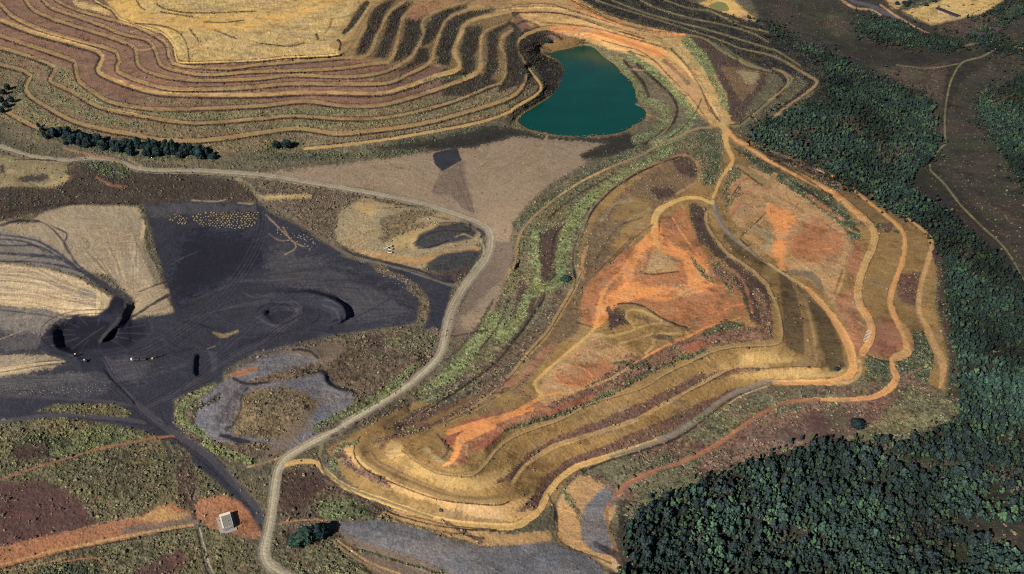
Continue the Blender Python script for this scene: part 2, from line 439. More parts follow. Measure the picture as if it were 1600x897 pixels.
poly('orangebrown', '@p 304,790 310,780 350,772 376,784 396,812 410,835 400,842 366,840 320,820 308,812', 1, YARD)
poly('taupedark', '@p 336,812 350,830 375,838 396,842 380,848 350,838', 2)
poly('greenscrub', '@p -200,930 0,890 100,866 220,842 310,824 330,897 340,980 -200,980', 2)
poly('purpleflat', '@p 230,880 280,858 300,880 270,900 200,900', 4)
poly('greendark', '@p 60,890 100,880 155,878 160,900 60,905', 2)
poly('greenscrub', '@p 318,822 350,836 390,850 410,880 400,980 330,980 328,890', 2)
# between haul road and dump
poly('brownscrub', '@p 436,735 500,728 540,756 600,790 640,802 590,812 500,814 438,812', 2)
poly('green', '@p 490,782 545,778 580,800 590,812 505,812', 3)
poly('browndark', '@p 440,735 500,730 510,760 470,800 440,800', 4)
poly('orangetan', '@p 586,806 610,796 660,806 800,836 860,828 866,848 820,853 760,854 680,832', 2)
poly('brownscrub', '@p 430,830 470,815 530,830 560,850 640,872 700,900 720,990 420,990', 2)
poly('greenscrub', '@p 440,870 500,850 560,870 600,900 600,990 430,990', 3)
poly('taupedark', '@p 520,818 560,812 640,870 700,898 740,990 650,990 560,862', 2)
poly('gravel', '@p 527,816 590,812 650,826 700,844 760,856 830,850 862,846 885,858 920,868 948,897 970,990 760,990 700,892 640,868 570,848 536,834', 1, GRAVEL)
poly('orangetan', '@p 872,780 885,762 905,742 926,742 912,770 902,800 906,840 922,856 962,870 980,895 960,892 920,866 880,852 868,836', 1)
poly('orangedull', '@p 905,742 960,760 962,790 950,830 962,870 906,842 900,800', 2)
poly('gravel', '@p 906,812 912,795 940,764 958,758 970,768 964,786 946,797 944,806 954,840 956,866 930,862 908,842', 1, GRAVEL)
# central dump
poly('olive', '@p 510,700 530,690 600,650 660,610 720,560 770,500 800,410 820,380 900,300 1000,240 1080,215 1140,200 1220,260 1300,300 1340,380 1330,460 1350,560 1330,598 1200,602 1100,650 1000,690 900,730 860,790 800,822 700,815 600,785 540,750', 2, DUMP)
poly('greenscrub', '@p 650,622 720,560 770,490 800,420 806,380 860,300 940,255 1010,225 1080,205 1130,205 1130,260 1118,290 1090,285 1085,245 1060,245 1000,270 950,300 920,340 905,400 895,450 860,510 800,570 740,610 690,640', 2)
poly('browndark', '@p 846,365 880,350 872,380 862,420 850,450 842,420', 2)
poly('browndark', '@p 806,470 815,430 838,470 830,500 800,510', 2)
poly('brownscrub', '@p 780,560 830,510 870,450 890,455 880,490 830,560 760,620 700,650 640,665 600,675 650,640 730,610', 2)
poly('purple', '@p 560,690 620,680 700,640 760,600 780,590 740,640 680,670 600,690', 2)
poly('brownolive', '@p 900,440 908,395 930,345 980,292 1030,258 1078,242 1094,278 1062,306 1022,336 1010,370 960,405 925,440 900,520 870,540 830,590 790,630 830,560 880,490', 2)
poly('olive', '@p 940,420 980,340 1018,318 1020,360 960,400', 3)
poly('olivebench', '@p 960,330 985,305 1020,318 1000,335 965,345 950,355', 3)
poly('browndark', '@p 1020,290 1050,296 1052,308 1030,312 1018,302', 2)
poly('browndark', '@p 1050,250 1078,244 1090,265 1085,278 1060,270', 2)
poly('orange', '@p 1028,346 1068,322 1078,350 1090,375 1112,405 1118,432 1138,455 1148,488 1128,502 1085,520 1055,508 1000,474 968,470 958,498 932,515 906,500 912,450 935,425 965,398 1000,378 1018,362', 2)
poly('orangebright', '@p 1022,350 1036,352 1034,372 1060,388 1090,402 1108,412 1102,440 1072,446 1078,425 1065,400 1035,380 1012,384 995,410 985,430 1000,446 1060,448 1108,448 1090,460 1030,460 985,468 930,520 925,500 950,462 980,440 975,425 985,402 1005,378 1020,368', 3)
poly('orangebrown', '@p 1035,335 1055,335 1062,362 1040,365 1030,350', 2)
poly('orangetan', '@p 1000,426 1015,395 1022,388 1050,405 1062,420 1040,425', 2)
poly('red', '@p 1005,422 1014,392 1020,388 1016,405 1008,424', 1)
poly('redpurple', '@p 1110,400 1140,425 1175,440 1205,490 1210,530 1150,528 1200,520 1180,480 1150,450 1118,432', 2)
poly('browndark', '@p 1140,430 1170,440 1185,480 1190,510 1172,500 1160,460', 2)
poly('browndark', '@p 1075,318 1105,325 1105,345 1120,380 1160,420 1200,450 1208,500 1195,470 1150,425 1118,400 1090,372 1080,345', 2)
poly('olive', '@p 958,492 970,474 1000,476 1040,500 1075,510 1100,520 1060,535 1020,545 1000,560 960,570 905,580 880,590 900,560 930,515', 2)
poly('browndark', '@p 950,495 960,480 975,490 985,505 960,512 952,508', 2)
poly('orangedull', '@p 838,612 850,590 880,556 905,535 930,520 960,540 1000,545 985,562 950,592 905,612 850,640', 2)
poly('orange', '@p 868,585 895,575 940,560 965,575 945,592 905,606 875,600', 3)
poly('redpurple', '@p 770,672 840,640 900,612 990,560 1085,522 1200,508 1212,530 1150,535 1080,548 1000,592 880,648 800,668 760,690', 2)
poly('red', '@p 842,660 850,645 890,628 930,616 925,632 882,648', 1)
poly('red', '@p 1060,545 1090,532 1110,540 1080,552', 2)
poly('orangebrown', '@p 688,690 716,662 780,640 800,640 850,628 858,640 800,664 770,690 738,704 722,726 706,726 712,702', 1)
poly('red', '@p 690,688 720,660 770,642 765,655 715,680 708,698', 2)
poly('red', '@p 742,692 774,672 782,684 760,700 744,706', 1)
poly('goldolive', '@p 526,700 548,688 556,712 580,735 640,760 700,782 790,790 850,764 856,780 830,804 800,814 740,806 640,776 575,748', 2)  # sunlit outer face, its brightness painted in
poly('purple', '@p 516,700 530,694 550,725 600,745 620,768 560,742 528,720', 2)
poly('goldolive2', '@p 598,700 606,688 630,695 655,718 700,738 745,744 800,728 786,756 740,768 690,760 640,736 605,715', 2)  # sunlit face above the wide terrace, brightness painted in likewise
poly('purplebrown', '@p 806,800 836,770 850,745 890,718 1000,672 1080,636 1150,606 1230,592 1200,600 1100,648 1000,690 900,728 862,770 852,792', 2)
poly('purplebrown', '@p 800,738 826,706 870,684 940,655 1000,630 1090,586 1180,566 1210,570 1110,596 1010,646 930,682 860,704 830,728 800,750 770,758', 2)
poly('goldolive2', '@p 1180,548 1240,556 1262,548 1240,566 1150,572 1100,586 1140,562', 3)
poly('goldolive2', '@p 1200,578 1320,574 1318,588 1240,590 1150,592 1110,604 1150,584', 3)
poly('oliveshade', '@p 1212,402 1236,432 1254,500 1256,556 1226,542 1222,482', 1)  # right-facing slopes: their shade is painted as darker olive
poly('oliveshade', '@p 1260,462 1294,490 1312,532 1322,574 1296,582 1280,532', 1)
poly('oliveshade', '@p 1135,360 1165,388 1205,415 1190,418 1150,395 1128,372', 1)
poly('orangedull', '@p 1128,300 1142,262 1180,258 1232,288 1312,330 1338,372 1328,440 1340,520 1320,500 1285,452 1222,412 1152,362', 2)
poly('orangebright', '@p 1196,330 1230,324 1246,344 1226,370 1232,416 1206,400 1212,352', 3)
poly('orange', '@p 1230,370 1280,340 1320,370 1310,410 1270,430 1240,410', 6)
poly('orangetan', '@p 1215,395 1280,410 1300,440 1285,450 1230,415', 4)
poly('olive', '@p 1190,355 1210,360 1208,390 1180,370 1160,350 1180,340', 5)
poly('greenscrub', '@p 1128,300 1140,258 1152,262 1160,275 1140,290 1138,330 1130,315', 2)
# east terraces
poly('olive', '@p 1150,212 1300,278 1400,330 1450,370 1466,420 1462,480 1482,560 1478,612 1450,600 1420,560 1352,600 1334,545 1300,466 1338,380 1302,312 1180,252', 2, DUMP)
poly('greendark', '@p 1150,235 1180,248 1240,280 1300,310 1330,340 1345,375 1335,385 1310,345 1250,305 1180,262', 2)
poly('greendark', '@p 1295,262 1320,280 1310,300 1285,285', 2)
poly('purplebrown', '@p 1330,320 1370,345 1400,350 1390,365 1345,350', 2)
poly('orangebrown', '@p 1340,380 1320,410 1328,440 1345,420 1350,400', 2)
poly('olivebench', '@p 1312,290 1340,300 1390,345 1375,350 1330,325', 2)
poly('redroad', '@p 1355,505 1410,500 1415,540 1385,560 1352,550', 4)
poly('purplebrown', '@p 1400,430 1440,425 1432,480 1402,468', 3)
poly('orangebrown', '@p 1300,460 1330,455 1345,500 1352,545 1340,560 1325,520', 3)
poly('greendark', '@p 1352,558 1388,562 1390,590 1380,605 1350,595', 2)
poly('greendark', '@p 1420,515 1450,520 1460,560 1450,600 1400,580 1400,560 1425,550', 2)
poly('browndark', '@p 1450,380 1475,400 1478,450 1490,520 1500,600 1520,650 1480,640 1485,560 1465,480 1466,420', 3, FIELD)
# south-east slopes
poly('purple', '@p 872,745 905,732 1000,694 1100,655 1200,612 1345,602 1400,575 1480,622 1505,680 1400,690 1300,690 1180,718 1060,752 1000,790 970,780 925,742', 2, FIELD)
poly('greenscrub', '@p 1050,690 1120,650 1180,625 1190,640 1140,680 1100,690', 4)
poly('purpleflat', '@p 1180,690 1280,640 1380,650 1430,670 1390,690 1290,692', 5)
poly('greenscrub', '@p 1380,650 1420,600 1480,620 1500,650 1490,690 1420,690 1300,700', 5)
poly('greenscrub', '@p 975,790 1060,752 1180,718 1200,730 1120,750 1020,790 985,830', 4)
# woods
poly('forest', '@p 974,840 985,815 1015,792 1100,752 1182,722 1300,692 1420,688 1500,655 1500,600 1490,540 1478,470 1478,410 1445,362 1500,400 1560,430 1600,480 1800,640 1800,1000 962,1000 968,890', 5)
poly('forest', '@p 1176,196 1286,155 1300,110 1240,62 1180,40 1130,34 1200,38 1260,70 1330,105 1400,132 1456,160 1466,240 1430,262 1414,292 1480,335 1560,402 1640,490 1500,418 1440,352 1330,295 1240,248 1170,212', 5)
poly('forest', '@p 1530,150 1600,120 1800,110 1800,340 1600,300 1570,240 1530,190', 5)
poly('forest', '@p 1336,22 1400,38 1450,56 1510,62 1490,78 1400,72 1345,52', 5)
poly('forest', '@p 1500,40 1560,10 1600,-10 1800,-40 1800,60 1600,20 1570,40 1540,60 1600,70 1700,90 1540,80', 3)
poly('browndark', '@p 1200,850 1240,830 1260,800 1290,830 1350,870 1330,880 1260,850', 4, alpha=0.6)
poly('heath', '@p 1470,815 1520,812 1620,820 1700,830 1700,870 1560,858 1500,830', 3)
poly('browndark', '@p 1330,690 1380,700 1440,720 1500,722 1560,730 1610,745 1600,752 1520,735 1440,735 1370,712', 3, alpha=0.8)
# yard on the far bank
poly('gold', '@z1400,0,8 60,145 200,110 380,50 560,10 700,-120 1500,-120 1320,10 1200,90 1080,170 780,235 600,270 430,315 300,255 180,195', 1, YARD)
poly('golddull', '@z1400,0,8 400,130 520,100 790,215 740,235 560,240 430,210', 2)
poly('orangetan', '@z1400,0,8 -160,-100 60,-100 180,-10 60,80 0,120 -100,60', 2)
poly('browndark', '@z1400,0,8 500,340 800,260 1100,180 1300,120 1280,280 1100,340 900,420 700,460 560,440', 3)
poly('greendark', '@z1400,0,8 80,90 240,40 420,-20 520,20 300,80 140,130', 1)

# ------------------------------------------------------------------ relief anchors and benches
zpoly('@p -120,640 0,640 0,670 -120,670', 0)
for q in ('1560,90 1560,300', '1500,160 1470,240 1480,300 1590,430', '1400,150 1420,250 1560,400', '1300,60 1380,110', '1600,-40 1300,-40'):
    zline('@p ' + q, -6)
zline('@p 1590,470 1590,640 1590,900', -4); zline('@p 1000,960 1200,960 1590,960', -6)
zline('@p 1010,830 1180,740 1400,700 1500,660', 2); zline('@p 1250,800 1450,800', -3)
zline('@p 0,700 150,740 260,760', 1.5); zline('@p 0,800 120,800', 1.0); zline('@p 0,960 300,960 600,960', 0)
zline('@p 20,290 150,300 300,300', 2.5); zline('@p 100,325 200,322', 2)
zline('@p 450,310 520,350', 3); zline('@p 560,345 640,340', 2.5)
zline('@p 850,270 930,235', 4); zline('@p 700,300 740,260', 2); zline('@p 450,270 650,245 760,215', 1.5)
zline('@p 0,360 100,400 180,450', 4.0, 2); zline('@p 120,340 200,380 235,440', 4.5, 6); zline('@p 0,440 90,455 150,475', 5.5, 8)
zline('@p 228,330 240,400 262,450 276,488', 1.5, 1)
zline('@p 300,360 330,450', 0, 20); zline('@p 450,430 600,470', 0.5, 14)
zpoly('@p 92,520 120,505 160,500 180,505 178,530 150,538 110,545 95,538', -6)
zline('@p 182,455 196,476 180,505 158,532', [3, 1, -1, -2], 3)
zpoly('@p 205,505 226,504 228,520 205,532', -4.5)
zline('@p 72,525 92,500 130,492 170,488', 2.5); zline('@p 70,530 90,550 130,556 200,546 240,520 234,498 212,496', 0.5)
zpoly('@p 310,555 328,552 332,578 308,586', -4); zline('@p 304,550 303,586 334,584 338,550 304,550', 0.4)
zline('@p 390,462 450,458 500,462 530,480 532,500 500,508', [1, 5, 7, 7, 5, 1], 2); zline('@p 400,480 470,478 515,492', 3, 3); zline('@p 380,455 450,450 510,454 540,478 544,500 520,512', -0.5)
zline('@p 350,520 420,520 500,520', 0.5)
zline('@p 650,382 690,358 730,352', [4, 7.5, 6], 4); zline('@p 640,388 650,364 690,348 730,344 752,362 740,378 690,386 650,392', 1)
zline('@p 680,415 720,402 740,395', 4, 3)
zline('@p 350,640 340,660', 5); zline('@p 400,640 470,635', 9, 6); zline('@p 350,690 365,660 376,612 402,598', 3); zline('@p 430,570 480,558', 4)
zline('@p 500,610 545,612', 4); zline('@p 590,565 650,560', 5, 5)
zline('@p 540,820 680,850 800,880 900,890', 4); zline('@p 560,860 700,905', 0); zline('@p 925,830 940,850', 1, 6)
zline('@p 870,790 872,830 900,860 960,890', 0)

def bench(z, hw, path, name='bench', dr=1.0, rid=None, darkline='darkline', alpha=1.0, off=None, zhw=None):
    pts = P(path)
    zline(pts, z, float(np.mean(hw)) if zhw is None else zhw)
    if dr: strip(darkline, pts, dr * 1.2, None, (off if off is not None else np.max(hw) + dr * 1.0), 0.97, 0.7, 1.3)
    if dr and np.max(hw) < 4: strip(darkline, pts, dr * .6, None, -(np.max(hw) + dr * .5), .7, 0.6, 1.3, .8)
    strip(name, pts, hw, rid, 0, alpha)

bench(72, 1.2, '@00 590,-60 590,0 700,60 740,110 830,150 1000,200 1080,280 1100,370 1170,390 1595,375 @10 200,355 450,345 540,325 600,260 640,190 720,60 790,0', 'gold', 1.1)
zpoly('@p 175,-60 210,30 262,45 285,85 400,88 530,78 560,40 585,0 600,-60', 74)
bench(65, 2.0, '@00 350,-20 350,0 480,60 650,110 860,170 980,230 1040,280 1060,370 1130,410 1400,425 1595,405 @10 300,380 620,352 700,340 760,200 830,80 930,0', 'bench', 1.1)
strip('bench', '@10 560,360 700,340 760,200 830,80 930,0', 2.6); strip('bench', '@10 520,330 570,320 640,190 720,60 790,0', 2.6)
bench(58, 2.2, '@00 270,-20 270,0 330,50 500,110 640,160 760,210 920,250 975,330 1000,400 1100,440 1300,465 1595,445 @10 450,430 700,400 840,370 880,250 910,110 1000,40 1090,0', 'bench', 1.2)
strip('bench', '@10 820,390 850,340 880,250 900,140 960,70 1090,0', 2.2)
bench(51, 2.3, '@00 160,-20 160,0 210,60 340,120 560,190 740,250 840,300 860,400 930,450 1100,490 1300,500 1595,490 @10 230,468 500,478 680,470 830,435 960,360 1000,300 1050,210 1030,140 1100,80 1300,10 1400,-40', 'bench', 1.15)
bench(44, [2.4, 2.6, 2.6, 2.2, 2.8], '@00 0,20 80,100 250,180 450,240 640,290 730,330 745,380 730,440 860,500 1050,550 1300,555 1595,540 @10 230,520 770,520 950,460 1080,390 1110,300 1150,190 1200,110 1330,60 1595,30', 'bench', 1.15)
bench([44, 38, 31], 2.0, '@20 0,33 250,28 400,58 600,125 760,175 1000,205 1090,213', 'orangetan', .7)
bench(37, [2.4, 2.6, 2.4, 2.4, 4, 3], '@00 0,120 190,195 440,265 610,320 640,370 610,430 650,470 800,530 1000,580 1300,590 1595,590 @10 330,575 750,580 900,550 1100,480 1270,420 1230,320 1280,200 1310,140 1440,100 1595,65', 'benchwide', 1.2)
bench([37, 33, 30], 2.0, '@20 0,68 250,65 420,100 620,170 800,220 960,290 1080,400 1200,560 1290,740', 'orangetan', 1.1)
bench([30, 30, 29], [2.6, 2.6, 2.2, 3, 2], '@00 0,220 150,270 300,320 460,380 475,430 490,500 580,570 680,630 850,665 1050,680 1595,660 @10 300,630 560,660 800,650 1050,580 1250,510 1400,440 1400,360 1400,280 1420,200 1595,130', 'bench', 1.2)
strip('benchwide', '@10 1300,490 1390,440 1400,370', 3.2)
bench(22, [2.4, 2.6, 2.2, 1.6, 2], '@00 0,295 120,330 300,395 345,440 310,500 450,570 620,665 900,725 1200,765 1595,740 @10 230,720 560,740 850,725 1200,640 1450,540 1540,500 1560,370 1520,280 1540,220 1595,190', 'bench', 1.2)
bench([16, 15, 15, 14, 14, 18, 22, 26], [2.4, 2.6, 3.2, 2.8, 2.4, 2.6], '@00 0,400 150,440 190,470 160,560 250,640 450,750 650,805 850,840 1000,870 1250,875 1595,830 @10 250,800 500,830 700,815 1000,775 1300,700 1595,600 @20 80,500 90,420 40,330 30,270 80,220 180,180 260,175', 'bench', 1.3, LAKETRACK)
bench([10, 8, 6, 5], [2.2, 2.2, 2.4], '@20 90,420 180,530 150,590 0,680 @10 1595,690 1400,760 1100,820 800,870 600,897 @11 300,30', 'benchwide', .8, LAKETRACK)
bench(8, 3, '@00 20,680 120,740 240,800', 'bench', 1.2)
zline('@p 0,205 60,230 110,245 200,250 340,262 420,262 560,236 700,222 800,206', [0, 0, 0, 0, 0, 0, -1, -3])
poly('bench', '@10 430,260 540,150 640,-40 1400,-60 1595,-20 1595,210 1570,260 1560,520 1400,470 1270,440 1080,410 900,420 700,380 560,345', 1, alpha=.55)
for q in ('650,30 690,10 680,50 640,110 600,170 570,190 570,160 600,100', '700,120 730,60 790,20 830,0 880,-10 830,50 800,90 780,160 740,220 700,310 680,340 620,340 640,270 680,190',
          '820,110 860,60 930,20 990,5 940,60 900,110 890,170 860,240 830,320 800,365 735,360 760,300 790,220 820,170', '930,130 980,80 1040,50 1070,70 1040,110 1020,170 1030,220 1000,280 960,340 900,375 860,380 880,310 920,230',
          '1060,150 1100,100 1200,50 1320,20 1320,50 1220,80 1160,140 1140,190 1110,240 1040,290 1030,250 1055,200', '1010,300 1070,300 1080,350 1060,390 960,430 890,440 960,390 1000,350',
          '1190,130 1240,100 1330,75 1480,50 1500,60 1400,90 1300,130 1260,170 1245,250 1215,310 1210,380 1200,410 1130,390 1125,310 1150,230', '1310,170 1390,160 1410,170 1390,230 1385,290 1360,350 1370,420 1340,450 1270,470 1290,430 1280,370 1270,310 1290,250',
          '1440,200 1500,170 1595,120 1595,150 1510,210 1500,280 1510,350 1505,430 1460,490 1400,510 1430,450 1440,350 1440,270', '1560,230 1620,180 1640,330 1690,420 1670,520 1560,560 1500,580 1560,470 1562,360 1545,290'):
    poly('darkface', '@10 ' + q, 1, alpha=.93)  # shade of the right-facing slopes painted in, along with dark scrub
poly('orangebrown', '@10 940,60 1040,20 1140,0 1090,40 1060,90 1000,130 960,120', 2)
for q, zz in (('700,330 760,200 830,80 930,0', 65), ('830,365 880,250 910,110 1000,40 1090,0', 58), ('970,350 1005,290 1045,210 1030,140 1100,80 1250,25', 51), ('1090,385 1115,300 1150,190 1205,110 1330,60', 44), ('1265,420 1235,320 1275,200 1310,150 1440,100', 37), ('1400,430 1395,360 1405,280 1420,200', 30)):
    zline('@10 ' + q, zz, 2.6)
# saddle roads
zline('@20 250,180 450,190 650,240 850,310 930,340 1050,430 1150,540 1220,650 1290,750', [26, 26, 26, 27, 28], 4)
strip('orangebright', '@20 250,180 450,190 650,240 850,310 930,340', 3.2); strip('orangetan', '@20 600,270 800,330 900,400 1000,500 1100,590 1180,680 1250,750', 2.5)
strip('benchwide', '@20 840,250 960,290 1040,360 1110,460 1170,560 1240,660 1310,760', 3.4, ORANGEROAD)
strip('golddull', '@20 960,240 1060,340 1160,460 1230,580 1300,720', 3.6, ORANGEROAD)
strip('darkline', '@20 990,300 1080,400 1140,500 1200,600 1250,690 1290,750', .8)
strip('darkline', '@20 560,250 700,290 800,320 900,390 980,480', .6)
strip('orangebright', '@20 370,0 450,60 560,115 680,150', 3.0)
strip('orangebright', '@20 850,190 1000,215 1080,215', 2.2)
zline('@20 380,0 500,70 700,140 880,190 1090,218', [34, 33, 32, 31, 30], 1)
bench([30, 30, 29, 28, 27, 28], 2.0, '@20 1090,218 1200,240 1350,345 1595,440 @30 80,440 150,490 100,560 0,640 @20 1500,720 1420,780 1330,790', 'trackgreen', .8, TERRACE_A)
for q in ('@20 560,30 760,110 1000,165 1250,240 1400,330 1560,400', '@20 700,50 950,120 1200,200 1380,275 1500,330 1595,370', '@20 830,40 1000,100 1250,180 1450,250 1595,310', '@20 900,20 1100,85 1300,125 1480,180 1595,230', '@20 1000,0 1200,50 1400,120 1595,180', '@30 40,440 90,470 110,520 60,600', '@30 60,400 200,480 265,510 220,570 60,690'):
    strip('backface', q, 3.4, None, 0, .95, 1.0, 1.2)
strip('greenscrub', '@30 180,480 210,510 150,590 20,690', 2.2)
bench([25, 24, 22, 20, 14], [1.2, 1.2, 2.2, 2], '@20 520,0 700,60 900,120 1080,178 1300,250 1420,300 1595,340 @30 100,380 250,470 310,510 260,560 100,680 0,760', 'trackgreen', .8, TERRACE_B)
strip('track', '@30 120,395 250,470 305,510 250,570 120,660 40,720', 1.9, TERRACE_B)
strip('track', '@30 30,425 90,450 130,500 90,560 0,630', 1.5, TERRACE_A)
bench([20, 18, 15, 8], 1.5, '@20 620,0 800,70 1000,130 1200,180 1400,240 1595,300 @30 60,320 200,410', 'trackgreen', .9)
bench([14, 12, 9], 1.4, '@20 800,0 900,50 1100,110 1300,150 1480,200 1595,260', 'trackgreen', .9)
bench([8, 6, 3], 1.3, '@20 950,0 1100,50 1250,75 1400,150 1595,200', 'trackgreen', .8)
strip('trackgreen', '@20 1180,230 1300,300 1450,400 1595,440', 1.3); strip('trackgreen', '@20 1300,270 1400,350 1500,400', .9)
zline('@p 1090,2 1125,26 1180,36', 4); zline('@z1080,0,10 230,90 330,130 430,180 580,180 620,150 540,40 400,20 230,90', 3.2); zpoly('@z1080,0,10 270,88 400,40 520,50 590,140 560,165 440,165 350,125', 1.5)
zline('@p 1210,20 1280,60', 0); zline('@p 1150,80 1170,140', 27, 2)
for q in ('@20 560,80 700,120 880,170 1090,205', '@20 420,20 560,90'): strip('darkline', q, .8)

# lake bed
LAKE = P('@20 160,310 250,320 380,295 450,280 520,300 560,345 640,400 680,450 740,510 770,560 775,610 800,632 762,650 830,680 835,740 760,780 700,820 600,840 450,850 300,840 150,815 50,780 18,750 100,690 200,630 260,580 290,530 320,460 330,430 280,370 200,340')
LAKE_Z = -6.0
zline(LAKE + LAKE[:1], LAKE_Z + 0.15, 1.0)
zpoly([(950 + (u - 910) * .86 - 38, 142 + (v - 140) * .86) for u, v in LAKE], LAKE_Z - 6)

# ------------------------------------------------------------------ central dump
MAINP = '@13 200,210 300,195 380,205 430,260 550,350 700,410 900,480 1100,550 1300,585 1595,600 @23 100,555 170,500 220,400 290,310 400,230 560,180 750,120 950,50 @22 1050,885 1200,780 1350,670 1500,610 1595,585 @32 250,590 430,580 520,530 530,470 500,350 440,240 380,150 300,60 240,0 @31 130,830 0,740 @21 1450,640 1350,560 1280,470 1260,400 1250,360'
pP = P(MAINP)
zline(pP, [1, 2, 3, 3, 3, 3, 3, 4, 5, 6, 8, 11, 14, 18, 22, 27, 32, 38, 44, 46], 2.5)
zline('@21 1250,360 1180,335 1100,330 1000,360 930,400 890,450 885,540 910,640', [46, 46, 46, 47, 47, 47, 48], 3)
zline('@21 1255,330 1310,200 1375,110 1350,40 @20 1330,880 1330,790', [46, 42, 38, 35, 32, 30], 2.5)
# wide terrace C1, narrow terrace C2
C1 = '@z480,640,4 470,120 370,200 340,270 400,330 550,410 700,470 850,525 1000,550 1180,550 1270,500 1320,400 1400,310 1500,250 1595,210 @22 750,830 900,750 1100,640 1300,530 1400,490 1595,490 @32 180,475 320,490'
zline(C1, [20, 20, 20, 20, 20, 20, 21, 22, 24, 27, 28], 3)
strip('olivebench', '@z480,640,4 470,120 370,200 345,270 410,335 550,415 700,478 850,528 1000,555 1150,560 1240,530 1290,470', [7, 7, 8, 8, 7, 5, 4])
strip('benchwide', '@z480,640,4 1280,460 1330,390 1400,320 1500,255 1595,212 @22 750,830 900,750 1100,640 1300,530 1400,490 1595,490', [3, 4, 3.4, 2.6, 2.6], None, 0, .8)
strip('darkline', '@z480,640,4 330,170 295,230 300,300 360,370 450,420 600,485 760,545 900,575 1050,590 1200,597 1260,575', 1.0)
strip('darkline', '@22 1040,690 1100,650 1200,600 1300,545 1400,502 1595,500 @32 180,488 330,494', .6)
strip('purplebrown', '@z480,640,4 400,250 430,310 520,360 640,420 780,480 900,525', 1.3, None, 0, .8)
zline('@32 320,485 300,350 260,200 200,60 @31 170,880', [28, 29, 30, 32, 34], 3)
strip('olivebench', '@z1100,360,3.45 640,720 600,690 580,560 550,420 510,330 480,280', [5, 6, 6, 4, 2]); strip('bench', '@z1100,360,3.45 605,700 590,560 565,440 530,350', 2.2)
strip('purplebrown', '@z1100,360,3.45 540,650 525,500 500,360 475,290', 1.0)
zline('@z480,640,4 1000,20 800,110 640,190 600,245 680,310 800,380 950,405 1040,400 1110,340 1180,250 1300,160 1595,50 @22 500,710 800,620 950,530 1100,460 1250,390 1400,360 1595,350 @32 60,340 85,290 60,130 0,0 @21 1595,880 1500,790 1350,690 1250,570 1210,490 1210,430', [37, 37, 37, 37, 37, 37, 38, 38, 39, 40, 42, 43, 44], 2.5)
C2 = '@z480,640,4 600,245 680,310 800,380 950,405 1040,400 1110,340 1180,250 1300,160 1595,50 @22 500,710 800,620 950,530 1100,460 1250,390 1400,360 1595,350 @32 60,340 85,290 60,130 0,0 @21 1595,880 1500,790 1350,690 1250,570 1210,490 1210,430'
strip('darkline', C2, .9, None, 3.2, .8); strip('bench', C2, [2.6, 2.6, 3, 2.6, 2.8, 2.6], RIMTRACK)
strip('olive', '@z480,640,4 1020,20 830,110 680,190 640,240 720,300 830,360 950,385', 6)
zline('@z480,640,4 760,240 830,300 900,330', 43); zline('@z480,640,4 1100,250 1250,110 1400,60', 45)
zline('@p 715,720 735,690 790,662 850,632 880,600 920,545 945,500 950,460 1000,440 1090,440 1120,480', [44, 46, 47, 48, 48, 48, 48, 48, 48, 48, 47], 4)
zline('@p 860,640 960,590 1060,535 1140,500', [46, 46, 47, 46], 1)
zline('@p 1180,480 1190,520', 44)
# west rim road and the drain below it
WR = '@z480,640,4 1000,20 1180,-80 @12 1200,830 1400,720 1595,540 @22 100,410 220,280 300,150 370,30 @21 390,890 430,800'
zline(WR, [37, 36, 36, 37, 39, 41, 43, 44], 3)
strip('bench', WR, 4.2, RIMTRACK, 0, .9); strip('darkline', WR, .7, None, 1.0)
strip('olive', '@12 1100,850 1250,760 1400,680', 5, None, -6)
WD = '@12 900,860 1000,800 1300,610 1500,460 @22 0,340 60,270 150,140 200,60 210,0 @21 330,720 350,600 420,480 480,400'
zline(WD, [12, 15, 18, 20, 22, 24, 26], 1.2); strip('darktone', WD, 2.2); strip('browndark', WD, 2, None, -4, .8)
strip('redroad', '@12 660,897 800,850 950,820 1050,760 1120,720', 1.0)
zline('@p 640,640 720,560 780,480 812,410', [1, 2, 4, 8])
for q, hw, n in (('@21 980,40 700,200 560,290 430,400 370,500 330,620 300,740 290,850 @22 110,40 60,160 -60,300 @12 1480,180 1380,320 1250,500 1100,640 1020,680', [5, 8, 9, 10, 9, 8, 9, 10, 12, 13, 9], 'greenbright'),
                 ('@21 730,50 520,170 350,275 210,370 110,430 30,510', 5, 'greendark'), ('@21 150,560 140,650 150,740 165,830 140,900', 6, 'greenbright'),
                 ('@20 740,340 880,450 1000,560 1080,650 1120,740 1040,830 900,900', [5, 7, 8, 8, 8], 'greenbright'), ('@20 600,340 700,420 760,520 830,620 930,660 960,720 880,830 760,870', [3, 4, 5, 6, 7, 6], 'green')):
    strip(n, q, hw, None, 0, .9, 1.6, 2.5)
zline('@20 860,470 960,560 1010,620 1030,700 980,800 830,897', [10, 12, 13, 13, 11, 8], 2)
strip('darktone', '@20 780,400 860,470 960,560 1010,620 1030,700 970,800 830,897', 2.2); strip('benchdim', '@20 1000,740 960,810 850,890', 1.3)
strip('darktone', '@20 700,380 760,450 820,520 850,600', 2.5)
strip('greendark', '@p 1098,212 1112,230 1116,255 1108,280', 9, None, 0, .95, 1.6, 2.5)
